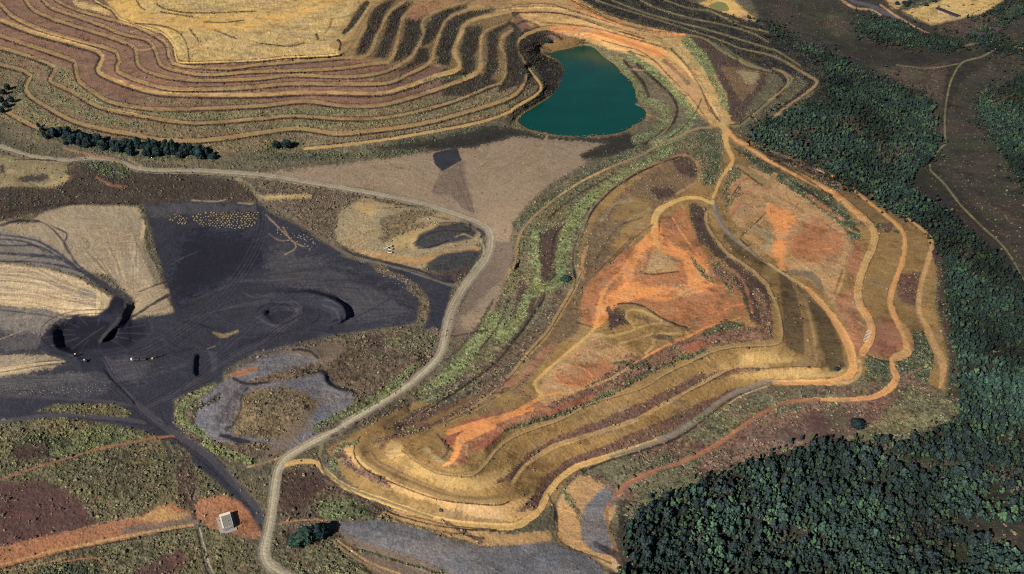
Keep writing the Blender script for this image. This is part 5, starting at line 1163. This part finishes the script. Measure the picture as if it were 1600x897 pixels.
stone = np.where(g[:, None], GREENS[rng.integers(0, 4, len(su))], BROWNS[rng.integers(0, 4, len(su))]) * rng.uniform(.5, 1.15, (len(su), 1)) * .66
wl = np.clip(.45 + .5 * (330 - sv) / 200, .45, .85)[:, None]
stone = local * wl + stone * (1 - wl)
srad = np.clip(rng.lognormal(.0, .42, len(su)), .5, 2.5)
sh = srad * rng.uniform(.7, 1.15, len(su))
spos = np.stack([sx, sy, sz - .15 * srad], 1)
size = srad * pixscale(sv)
# the largest-looking shrubs stand as objects of their own
vis = (su > 5) & (su < 1595) & (sv > 10) & (sv < 890)
order = np.argsort(-size * vis); pick = order[:300]
single = np.zeros(len(su), bool); single[pick] = True
far = (sv < 330)
r0 = np.random.default_rng(5)
S_NEAR = [shrub_proto(r0, 4, ICO1) for _ in range(5)]; S_FAR = [shrub_proto(r0, 1, ICO1) for _ in range(5)]
m = ~single & ~far; scatter_mesh('scrub', S_NEAR, spos[m], srad[m], sh[m], stone[m], 'low green and brown scrub dotted over the near slopes', 'scrub', 21)
m = ~single & far; scatter_mesh('scrub', S_FAR, spos[m], srad[m], sh[m], stone[m], 'low scrub dotted over the far terraces and flats', 'scrub', 22)

def proto_object_mesh(name, proto, tone, seed):
    r = np.random.default_rng(seed); v, f = proto
    t = np.array(tone)[None] * (1 + r.uniform(-.22, .22, (len(v), 1)))
    me = raw_mesh(name, v, f.ravel(), np.arange(len(f)) * 3, np.full(len(f), 3), t.astype(np.float32)); me.materials.append(MLEAF); return me
SHRUB_ME = [[proto_object_mesh('shrub', shrub_proto(r0, 6, ICO1), c * .42, 31 + k) for k in range(2)] for c in list(GREENS[:3]) + list(BROWNS[:3])]
def area_words(u, v):
    if u < 440: return ('south-west scrub', 'low of the scrub between the red path and the pale-rimmed building') if v > 640 else ('coal edge', 'of the scrub beside the black coal flats')
    if v > 800 and u < 760: return ('gravel edge', 'of the scrub beside the grey gravel tip')
    if u < 720: return ('haul road verge', 'of the verge along the pale haul road')
    if u < 980 and v > 740: return ('small gravel patch', 'of the slope around the small gravel patch')
    return ('red path slope', 'of the purple slope below the red dirt road') if v > 560 else ('belt', 'of the green belt beside the dump')
for k in pick:
    a, w = area_words(su[k], sv[k]); ci = (int(rng.integers(0, 3)) if g[k] else 3 + int(rng.integers(0, 3)))
    o = link('shrub', SHRUB_ME[ci][int(rng.integers(0, 2))]); o.location = spos[k]; o.scale = (srad[k], srad[k], sh[k]); o.rotation_euler[2] = rng.uniform(0, 6.28)
    tone = 'greenish' if ci < 3 else 'brownish'
    tag(o, f'rounded {tone} shrub, one {w.replace("low of", "of")}', 'shrub', f'{tone} shrubs, {a}')

# woods
tclump = np.clip(1.35 + 1.9 * fbm(GX0, GY0, 24, 3, 311), .12, 2.3)
tu, tv, tj, ti = scatter(TRE, tclump)
tx, ty, tz = ground_at(tu, tv)
trad = np.clip(rng.lognormal(.50, .46, len(tu)), .8, 4.6); th = trad * rng.uniform(1.0, 1.6, len(tu))
LEAFT = np.array([lin(c) for c in ((50, 70, 60), (42, 60, 56), (66, 90, 64), (38, 50, 50), (76, 72, 58))])
patch = fbm(GX0, GY0, 45, 2, 321)[tj, ti]
lt = LEAFT[np.clip((2.0 + 3.2 * patch + rng.normal(0, .9, len(tu))).astype(int), 0, 4)] * rng.uniform(.5, 1.15, (len(tu), 1)) * (.54 * np.clip(1 + 1.0 * fbm(GX0, GY0, 70, 3, 331)[tj, ti], .55, 1.6))[:, None]
tpos = np.stack([tx, ty, tz - .2], 1)
tsize = trad * pixscale(tv)
vis = (tu > 6) & (tu < 1594) & (tv > 10) & (tv < 888)
pickt = np.argsort(-tsize * vis)[:280]
singlet = np.zeros(len(tu), bool); singlet[pickt] = True
T_NEAR = [crown_proto(r0, 5, ICO1) for _ in range(6)]; T_FAR = [crown_proto(r0, 2, ICO1) for _ in range(6)]
near = tv > 560
m = near & ~singlet; scatter_mesh('forest', T_NEAR, tpos[m], trad[m], th[m], lt[m], 'dense dark green forest covering the slope below the dump', 'forest', 41)
m = ~near; scatter_mesh('forest', T_FAR, tpos[m], trad[m], th[m], lt[m], 'dark forest belt running along the far side of the dump', 'forest', 42)
print('shrubs', len(su), 'trees', len(tu))

BARK = plain('bark', (.09, .07, .05), .9)
def trunk_mesh(seed, h=1.0):
    r = np.random.default_rng(seed); bm = bmesh.new()
    def limb(p, q, ra, rb):
        p, q = Vector(p), Vector(q); ax = (q - p).normalized(); s = ax.orthogonal().normalized(); t = ax.cross(s); rings = []
        for c, w in ((p, ra), (p.lerp(q, .5) + Vector(r.uniform(-.02, .02, 3)), (ra + rb) / 2), (q, rb)):
            rings.append([bm.verts.new(c + w * (math.cos(k * math.pi / 3) * s + math.sin(k * math.pi / 3) * t)) for k in range(6)])
        for a, b in zip(rings, rings[1:]):
            for k in range(6): bm.faces.new((a[k], a[(k + 1) % 6], b[(k + 1) % 6], b[k]))
    limb((0, 0, -.1), (0, 0, 1.0 * h), .09, .05)
    for k in range(4):
        a = k * 1.6 + r.uniform(0, 1); limb((0, 0, .45 + .12 * k), (.5 * math.cos(a), .5 * math.sin(a), .95 + .15 * k), .04, .015)
    me = bpy.data.meshes.new('trunk'); bm.to_mesh(me); bm.free(); me.materials.append(BARK); return me
TRUNKS = [trunk_mesh(51 + k) for k in range(3)]
CROWNS = [[proto_object_mesh('crown', crown_proto(r0, 12, ICO1, 60), c * .8, 61 + k) for k in range(2)] for c in LEAFT]
def tree(name, x, y, z, rad, h, ci, label, group=None, cat='tree', crowns=CROWNS):
    e = bpy.data.objects.new(name, None); scene.collection.objects.link(e); e.location = (x, y, z); e.scale = (rad, rad, h); e.rotation_euler[2] = random.uniform(0, 6.28)
    link('trunk', random.choice(TRUNKS), None, e); link('crown', random.choice(crowns[ci]), None, e)
    return tag(e, label, cat, group)
def wood_words(u, v):
    if u < 1120: return 'wood by the gravel patch', 'of the wood beside the grey gravel patch'
    if v < 700: return 'forest edge', 'of the forest edge beside the outermost tan path'
    if u > 1460: return 'far south-east forest', 'of the forest around the brown clearing'
    return 'south-east forest', 'of the dense forest below the red dirt road'
for k in pickt:
    a, w = wood_words(tu[k], tv[k]); ci = int(np.argmin(np.abs(LEAFT * .8 - lt[k]).sum(1)))
    kind = ['dark green', 'blue-green', 'mid green', 'very dark green', 'olive'][ci]
    tree('forest_tree', *tpos[k], trad[k], th[k], ci, f'{kind} tree crown, one {w}', f'{kind} trees, {a}')
BIGCROWN = [[proto_object_mesh('crown', crown_proto(r0, 34, ICO1, 260), lin(c) * .42, 71 + k) for k in range(3)] for c in ((52, 78, 66), (40, 62, 62))]
def big(u, v, rad, h, ci, label, group=None, name='tree'):
    x, y, z = ground_at(u, v); tree(name, float(x), float(y), float(z), rad, h / 2.1, ci, label, group, 'tree', BIGCROWN)
big(464, 851, 7.5, 12, 0, 'leftmost of three big dark trees by the bend of the haul road')
big(480, 846, 9.5, 16, 0, 'middle and tallest of three big dark trees beside the haul road')
big(500, 838, 8.5, 14, 1, 'rightmost of three big dark trees, touching the grey gravel tip')
big(432, 231, 8, 13, 1, 'left tree of the dark pair below the lowest tan bench')
big(448, 230, 9, 14, 1, 'right tree of the dark pair below the lowest tan bench')
big(1338, 668, 7.5, 11, 1, 'lone round dark tree standing on the purple slope above the forest')
big(884, 440, 7, 8, 0, 'lone round green tree beside the dark rim track')
big(856, 66, 9, 8, 0, 'dark rounded tree on the sandy north shore of the lake')
big(1307, 579, 3, 5, 1, 'small dark tree at the inner corner of the orange bend')
for k, (u, v) in enumerate(((2, 160), (6, 148), (12, 140), (3, 176), (10, 168), (18, 160))):
    big(u, v, 6, 13, 1, 'tall dark tree in the small cluster on the lowest hill bench at the picture edge', 'trees in the cluster at the hill bench')
for k in range(96):
    t = (k + .5) / 96; u = 62 + 268 * t + rng.uniform(-7, 7); v = np.interp(u, [60, 100, 150, 200, 260, 330], [210, 222, 232, 240, 246, 246]) + rng.uniform(-13, 4)
    big(u, v, rng.uniform(3, 8), rng.uniform(7, 20), 1, 'tall dark tree in the long shelter row below the terraced hill', 'trees of the shelter row below the hill')
for k in range(8):
    u, v = 1408 + rng.uniform(0, 60), 2 + rng.uniform(0, 9); big(u - (v * 1.5), v, 6, 9, 1, 'dark tree in the strip along the far edge of the sandy yard', 'trees along the yard edge')

# ------------------------------------------------------------------ built things
def mesh_obj(name, bm, material, parent=None, bevel=0.0):
    if bevel: bmesh.ops.bevel(bm, geom=[e for e in bm.edges], offset=bevel, segments=1, affect='EDGES')
    me = bpy.data.meshes.new(name); bm.to_mesh(me); bm.free()
    return link(name, me, material, parent)
def add_box(bm, c, s, rz=0.0):
    m = Matrix.Translation(Vector(c)) @ Matrix.Rotation(rz, 4, 'Z') @ Matrix.Diagonal((*s, 1))
    bmesh.ops.create_cube(bm, size=1.0, matrix=m)
def add_wheel(bm, c, r, w):
    m = Matrix.Translation(Vector(c)) @ Matrix.Rotation(math.pi / 2, 4, 'X')
    bmesh.ops.create_cone(bm, cap_ends=True, segments=14, radius1=r, radius2=r, depth=w, matrix=m)
def boxes(name, items, material, parent, bevel=0.03):
    bm = bmesh.new()
    for c, s in items: add_box(bm, c, s)
    return mesh_obj(name, bm, material, parent, bevel)
def empty(name, x, y, z, rz, label, cat, group=None):
    e = bpy.data.objects.new(name, None); scene.collection.objects.link(e); e.location = (x, y, z); e.rotation_euler[2] = rz
    return tag(e, label, cat, group)
def clone(root, x, y, z, rz, label, group=None):
    c = root.copy(); scene.collection.objects.link(c); c.location = (x, y, z); c.rotation_euler[2] = rz; c['label'] = label
    if group: c['group'] = group
    for ch in list(root.children):
        d2 = ch.copy(); scene.collection.objects.link(d2); d2.parent = c
        for g2 in ch.children:
            d3 = g2.copy(); scene.collection.objects.link(d3); d3.parent = d2
    return c
CONC = plain('weathered_concrete', (.22, .20, .17), .9); CONCD = plain('roof_sheet', (.145, .135, .115), .8, 0, .3, .18, .5); PALE = plain('pale_coping', (.50, .45, .37), .8, 0, .3, .1)
STEEL = plain('painted_door', (.12, .14, .16), .5); GLASS = plain('dark_glass', (.02, .025, .03), .15, 0, .5, .1); TYRE = plain('rubber', (.02, .02, .02), .9)
WHITE = plain('white_paint', (.42, .41, .39), .45, 0, .4, .08); YELL = plain('machine_yellow', (.55, .33, .05), .5, 0, .4, .12); DARKB = plain('dark_body', (.03, .03, .035), .6)
SHEDR = plain('dark_sheet_roof', (.018, .017, .02), .7, 0, .2, .2, .2); RUST = plain('rusty_steel', (.12, .06, .035), .8)
# block building in the orange yard
bx, by, bz = [float(q) for q in ground_at(352.5, 820.5)]
zr = 4.4
def corner(u, v): x, y = unproject(u, v, bz + zr); return Vector((x, y, 0))
ca, cb, cc, cd = corner(339.3, 805.3), corner(355.7, 801.3), corner(368, 819.3), corner(350.7, 826)
cen = (ca + cb + cc + cd) / 4; ax = (cb - ca) + (cc - cd); rz = math.atan2(ax.y, ax.x)
W, L = ((cb - ca).length + (cc - cd).length) / 2, ((cb - cc).length + (ca - cd).length) / 2
hb = empty('block_building', cen.x, cen.y, bz, rz, 'small flat-roofed concrete building with pale coping on the orange yard', 'building')
boxes('wall', [((0, 0, zr / 2 - .35), (W - .3, L - .3, zr + .7))], CONC, hb, .04)
rf = boxes('roof', [((0, -1.6, zr + .1), (W, L - 3.4, .24))], CONCD, hb, .03)
boxes('parapet', [((-W / 2 + .9, -1.7, zr + .33), (1.4, L - 3.6, .3)), ((W / 2 - .15, -1.7, zr + .3), (.22, L - 3.6, .22)), ((0, -L / 2 + .12, zr + .3), (W - 2.6, .22, .22))], PALE, rf, .02)
boxes('vent', [((1.2, -2, zr + .5), (.9, .9, .7)), ((-1.0, 1.4, zr + .45), (.6, .6, .6))], CONC, rf, .03)
boxes('rear_roof', [((0, L / 2 - 1.7, zr + .32), (W + .1, 3.2, .36))], PALE, hb, .03)
dr = boxes('door', [((-1.5, -L / 2 + .13, 1.2), (2.6, .1, 2.5))], STEEL, hb, .02); boxes('handle', [((-.5, -L / 2 + .04, 1.1), (.08, .1, .3))], PALE, dr, .01)
for q in (1.2, 3.2):
    wi = boxes('window', [((q, -L / 2 + .13, 2.1), (1.2, .09, 1.0))], GLASS, hb, .01); boxes('sill', [((q, -L / 2 + .08, 1.52), (1.4, .26, .1))], PALE, wi, .01)
bm = bmesh.new(); add_box(bm, (0, 0, .02), (W + 6, L + 5, .5)); ap = mesh_obj('concrete_apron', bm, CONC, None, .05); ap.location = (cen.x, cen.y - 1, bz + .12); ap.rotation_euler[2] = rz
tag(ap, 'pale worn concrete apron under the small flat-roofed building', 'apron', None, 'structure')
# machines on the coal
def at(u, v): return [float(q) for q in ground_at(u, v)]
x, y, z = at(133, 565)
ld = empty('wheel_loader', x, y, z, 2.6, 'dark loader with a white cab on the black flat south of the pit', 'loader')
boxes('body', [((-1.6, 0, 1.7), (3.6, 2.2, 1.3)), ((1.2, 0, 1.3), (2.2, 1.4, .9))], DARKB, ld, .12); cb_ = boxes('cab', [((.2, 0, 2.7), (1.6, 1.7, 1.7))], WHITE, ld, .1); boxes('windscreen', [((1.02, 0, 2.8), (.06, 1.4, 1.1))], GLASS, cb_, .02)
boxes('bucket', [((4.0, 0, .8), (.3, 2.9, 1.2)), ((4.5, 0, .3), (1.1, 2.9, .18)), ((4.4, 1.4, .7), (1.0, .12, .9)), ((4.4, -1.4, .7), (1.0, .12, .9))], RUST, ld, .03)
boxes('lift_arm', [((2.9, .6, 1.3), (2.4, .22, .4)), ((2.9, -.6, 1.3), (2.4, .22, .4))], DARKB, ld, .04)
for sx_, sy_ in ((-1.7, 1.2), (-1.7, -1.2), (1.4, 1.2), (1.4, -1.2)):
    bm = bmesh.new(); add_wheel(bm, (sx_, sy_, .85), .85, .6); mesh_obj('wheel', bm, TYRE, ld)
x, y, z = at(118, 556); clone(ld, x, y, z, .7, 'smaller-looking white-cabbed loader nearest the rim of the black pit')
x, y, z = at(217, 563)
tr = empty('coal_truck', x, y, z, math.pi, 'long dark articulated truck with a white cab east of the pit', 'truck')
cb_ = boxes('cab', [((8.6, 0, 2.0), (2.4, 2.5, 2.6))], WHITE, tr, .15); boxes('windscreen', [((9.82, 0, 2.4), (.06, 2.1, 1.0))], GLASS, cb_, .02)
boxes('chassis', [((0, 0, 1.05), (19.5, 1.0, .35))], DARKB, tr, .04)
for q in (-5.6, 3.0):
    tb = boxes('trailer', [((q, 0, 1.9), (7.6, 2.5, 1.4))], DARKB, tr, .08); boxes('load', [((q, 0, 2.65), (7.0, 2.1, .35))], plain('coal_load', (.02, .02, .024), .9), tb, .12)
for q in (8.4, 5.8, 4.6, 1.2, -3.0, -7.0, -8.3):
    for s in (1.05, -1.05):
        bm = bmesh.new(); add_wheel(bm, (q, s, .52), .52, .35); mesh_obj('wheel', bm, TYRE, tr)
x, y, z = at(242, 560)
sc = empty('screening_plant', x, y, z, .4, 'small dark screening machine with sloping belt on the coal flat', 'machine')
boxes('hopper', [((0, 0, 2.6), (3.4, 2.6, 1.6))], DARKB, sc, .1); boxes('frame', [((-1.4, 1.1, 1), (.2, .2, 2)), ((1.4, 1.1, 1), (.2, .2, 2)), ((-1.4, -1.1, 1), (.2, .2, 2)), ((1.4, -1.1, 1), (.2, .2, 2))], RUST, sc, .01)
bl = boxes('conveyor', [((0, 0, 0), (9, 1.0, .3))], DARKB, sc, .03); bl.location = (5, 0, 2.2); bl.rotation_euler[1] = -.32
boxes('engine_box', [((-3, 0, .9), (2, 1.8, 1.6))], YELL, sc, .06)
# stock of white slabs on the terrace
slab = None
for k in range(9):
    x, y, z = at(1352.5 + k * .75, 534 - k * 2.1)
    bm = bmesh.new(); add_box(bm, (0, 0, .5), (6.5, .9, .7)); add_box(bm, (0, 0, .8), (6, .6, .2))
    if slab is None:
        slab = mesh_obj('wrapped_bundle', bm, plain('wrapping', (.27, .22, .17), .8), None, .05); o = slab
    else: bm.free(); o = slab.copy(); scene.collection.objects.link(o)
    o.location = (x, y, z); o.rotation_euler[2] = -.42
    tag(o, 'long white bundle in the short stack of rows beside the tan terrace road', 'bundle', 'white bundles on the terrace')
# yard on the far bank
x, y, z = at(1481, 21)
p, q = Vector(at(1464, 14)), Vector(at(1498, 27)); L = (q - p).length; rz = math.atan2((q - p).y, (q - p).x)
sd = empty('long_shed', (p.x + q.x) / 2, (p.y + q.y) / 2, z, rz, 'long low shed with a black roof in the sandy yard', 'shed')
boxes('wall', [((0, 0, 1.7), (L - 1, 12, 3.6))], DARKB, sd, .05)
bm = bmesh.new()
vs = [bm.verts.new(c) for c in ((-L / 2, -7, 3.4), (L / 2, -7, 3.4), (L / 2, 0, 5), (-L / 2, 0, 5), (-L / 2, 7, 3.4), (L / 2, 7, 3.4))]
bm.faces.new((vs[0], vs[1], vs[2], vs[3])); bm.faces.new((vs[3], vs[2], vs[5], vs[4])); bm.faces.new((vs[0], vs[3], vs[4])); bm.faces.new((vs[1], vs[5], vs[2])); bm.faces.new((vs[0], vs[4], vs[5], vs[1]))
mesh_obj('roof', bm, SHEDR, sd); boxes('door', [((L / 2 - .45, 0, 1.5), (.2, 5, 3))], STEEL, sd, .02)
for k, (u, v, n) in enumerate(((1466, 11, 'left'), (1481, 11, 'right'))):
    x, y, z = at(u, v)
    h = empty('site_hut', x, y, z, .5, f'{n} of two small dark huts behind the long black-roofed shed', 'hut'); boxes('wall', [((0, 0, 1.4), (9, 5, 2.8))], CONC, h, .04); boxes('roof', [((0, 0, 2.9), (9.8, 6, .25))], SHEDR, h, .03); boxes('door', [((1.5, -2.53, 1.05), (1.1, .1, 2.1))], STEEL, h, .01)
for k, (u, v, w) in enumerate(((1425, 21, 'near the yard corner by the paved road'), (1450, 32, 'in the nearer half of the yard'), (1505, 9, 'on the far side of the yard'), (1519, 7.5, 'farthest right in the yard'))):
    x, y, z = at(u, v)
    t = empty('parked_truck', x, y, z, .3 + k, 'small dark parked truck ' + w, 'truck'); boxes('body', [((-1, 0, 1.6), (5.5, 2.4, 2.0))], DARKB, t, .06); boxes('cab', [((2.8, 0, 1.4), (1.9, 2.2, 2.0))], DARKB, t, .1)
    for q in (-2.4, 2.6):
        for s in (1.0, -1.0):
            bm = bmesh.new(); add_wheel(bm, (q, s, .5), .5, .35); mesh_obj('wheel', bm, TYRE, t)
post = None
for k in range(13):
    x, y, z = at(1517 + k * 3.9, 22.5 - k * 1.85)
    bm = bmesh.new(); add_box(bm, (0, 0, 1.2), (1.3, 1.3, 2.4)); add_box(bm, (0, 0, 2.45), (1.7, 1.7, .2))
    if post is None: post = mesh_obj('marker_block', bm, DARKB, None, .05); o = post
    else: bm.free(); o = post.copy(); scene.collection.objects.link(o)
    o.location = (x, y, z)
    tag(o, 'small dark block in the even row along the edge of the sandy yard', 'block', 'row of blocks on the yard edge')
# equipment by the coal road
for k, (u, v, w) in enumerate(((603, 389, 'leftmost'), (609, 386, 'upper right'), (610, 391, 'middle right'), (609, 396, 'lowest'))):
    x, y, z = at(u, v)
    t = empty('steel_hopper', x, y, z, .2, w + ' of four small pale hoppers beside the yellow patch', 'hopper'); boxes('bin', [((0, 0, 2.4), (6, 3, 1.4))], PALE, t, .1); boxes('opening', [((0, 0, 3.12), (5, 2.2, .1))], DARKB, t, .01)
    for a in (-2.4, 2.4):
        for b in (-1.1, 1.1): boxes('leg', [((a, b, .9), (.25, .25, 1.8))], RUST, t, .01)
# dumped heaps and stones
def heap_mesh(seed, rgb):
    r = np.random.default_rng(seed); v, f = blob(ICO2, r, .14, -.3)
    v = v * np.array([1, 1, .75]); t = np.array(rgb)[None] * (1 + r.uniform(-.25, .25, (len(v), 1)))
    me = raw_mesh('spoil_heap', v, f.ravel(), np.arange(len(f)) * 3, np.full(len(f), 3), t.astype(np.float32)); me.materials.append(MGROUND); return me
HEAPS = [heap_mesh(81 + k, lin(c) / KEXP) for k, c in enumerate(((132, 116, 84), (110, 98, 76), (142, 126, 92), (80, 78, 80), (116, 112, 114)))]
def heap(u, v, r, h, ci, name, label, cat, group):
    x, y, z = at(u, v); o = link(name, HEAPS[ci]); o.location = (x, y, z - .1 * h); o.scale = (r, r * random.uniform(.8, 1.2), h); o.rotation_euler[2] = random.uniform(0, 6.28); tag(o, label, cat, group)
HEAPAREA = [P('@z250,300,5.926 300,215 420,185 600,190 780,178 920,190 900,300 800,335 560,340 400,320 320,270'), P('@z250,300,5.926 60,215 150,205 250,225 260,290 180,310 100,280')]
def inpoly(u, v, p):
    c = False
    for k in range(len(p)):
        (xa, ya), (xb, yb) = p[k], p[(k + 1) % len(p)]
        if (ya > v) != (yb > v) and u < xa + (v - ya) * (xb - xa) / (yb - ya): c = not c
    return c
random.seed(3); n = 0
for row in range(9):
    for col in range(34):
        u, v = 257 + col * 4.6 + (row % 2) * 2.3 + random.uniform(-1, 1), 332 + row * 3.0 + random.uniform(-.7, .7)
        if any(inpoly(u, v, p) for p in HEAPAREA) and random.random() < .86:
            heap(u, v, random.uniform(1.3, 2.2), random.uniform(1.2, 2.2), random.choice((0, 0, 1, 2)), 'spoil_heap', 'small pale heap, one of the rows tipped on the black coal', 'heap', 'pale heaps in rows on the coal'); n += 1
for k in range(46):
    u, v = random.uniform(433, 496), 0; v = 340 + (u - 433) * .55 + random.uniform(0, 26)
    heap(u, v, random.uniform(1.0, 2.0), random.uniform(.8, 1.6), random.choice((3, 4, 4, 1)), 'spoil_heap', 'small grey heap at the ragged coal edge below the dark ramp road', 'heap', 'grey heaps at the coal edge')
for k in range(54):
    t = random.random(); u, v = 592 + 66 * t + random.uniform(-4, 4), 418 + 36 * t + random.uniform(-9, 11)
    heap(u, v, random.uniform(.9, 1.7), random.uniform(.8, 1.4), random.choice((1, 3, 4)), 'spoil_heap', 'small mixed heap on the strip along the eastern coal edge', 'heap', 'heaps along the eastern coal edge')
for k in range(70):
    u = random.uniform(5, 165); v = 612 - abs(u - 60) * .06 + random.uniform(-6, 5)
    heap(u, v, random.uniform(.7, 1.3), random.uniform(.6, 1.2), random.choice((3, 4, 4)), 'boulder', 'pale grey boulder lying on the black flat south of the pit', 'boulder', 'boulders south of the pit')
print('heaps', n)
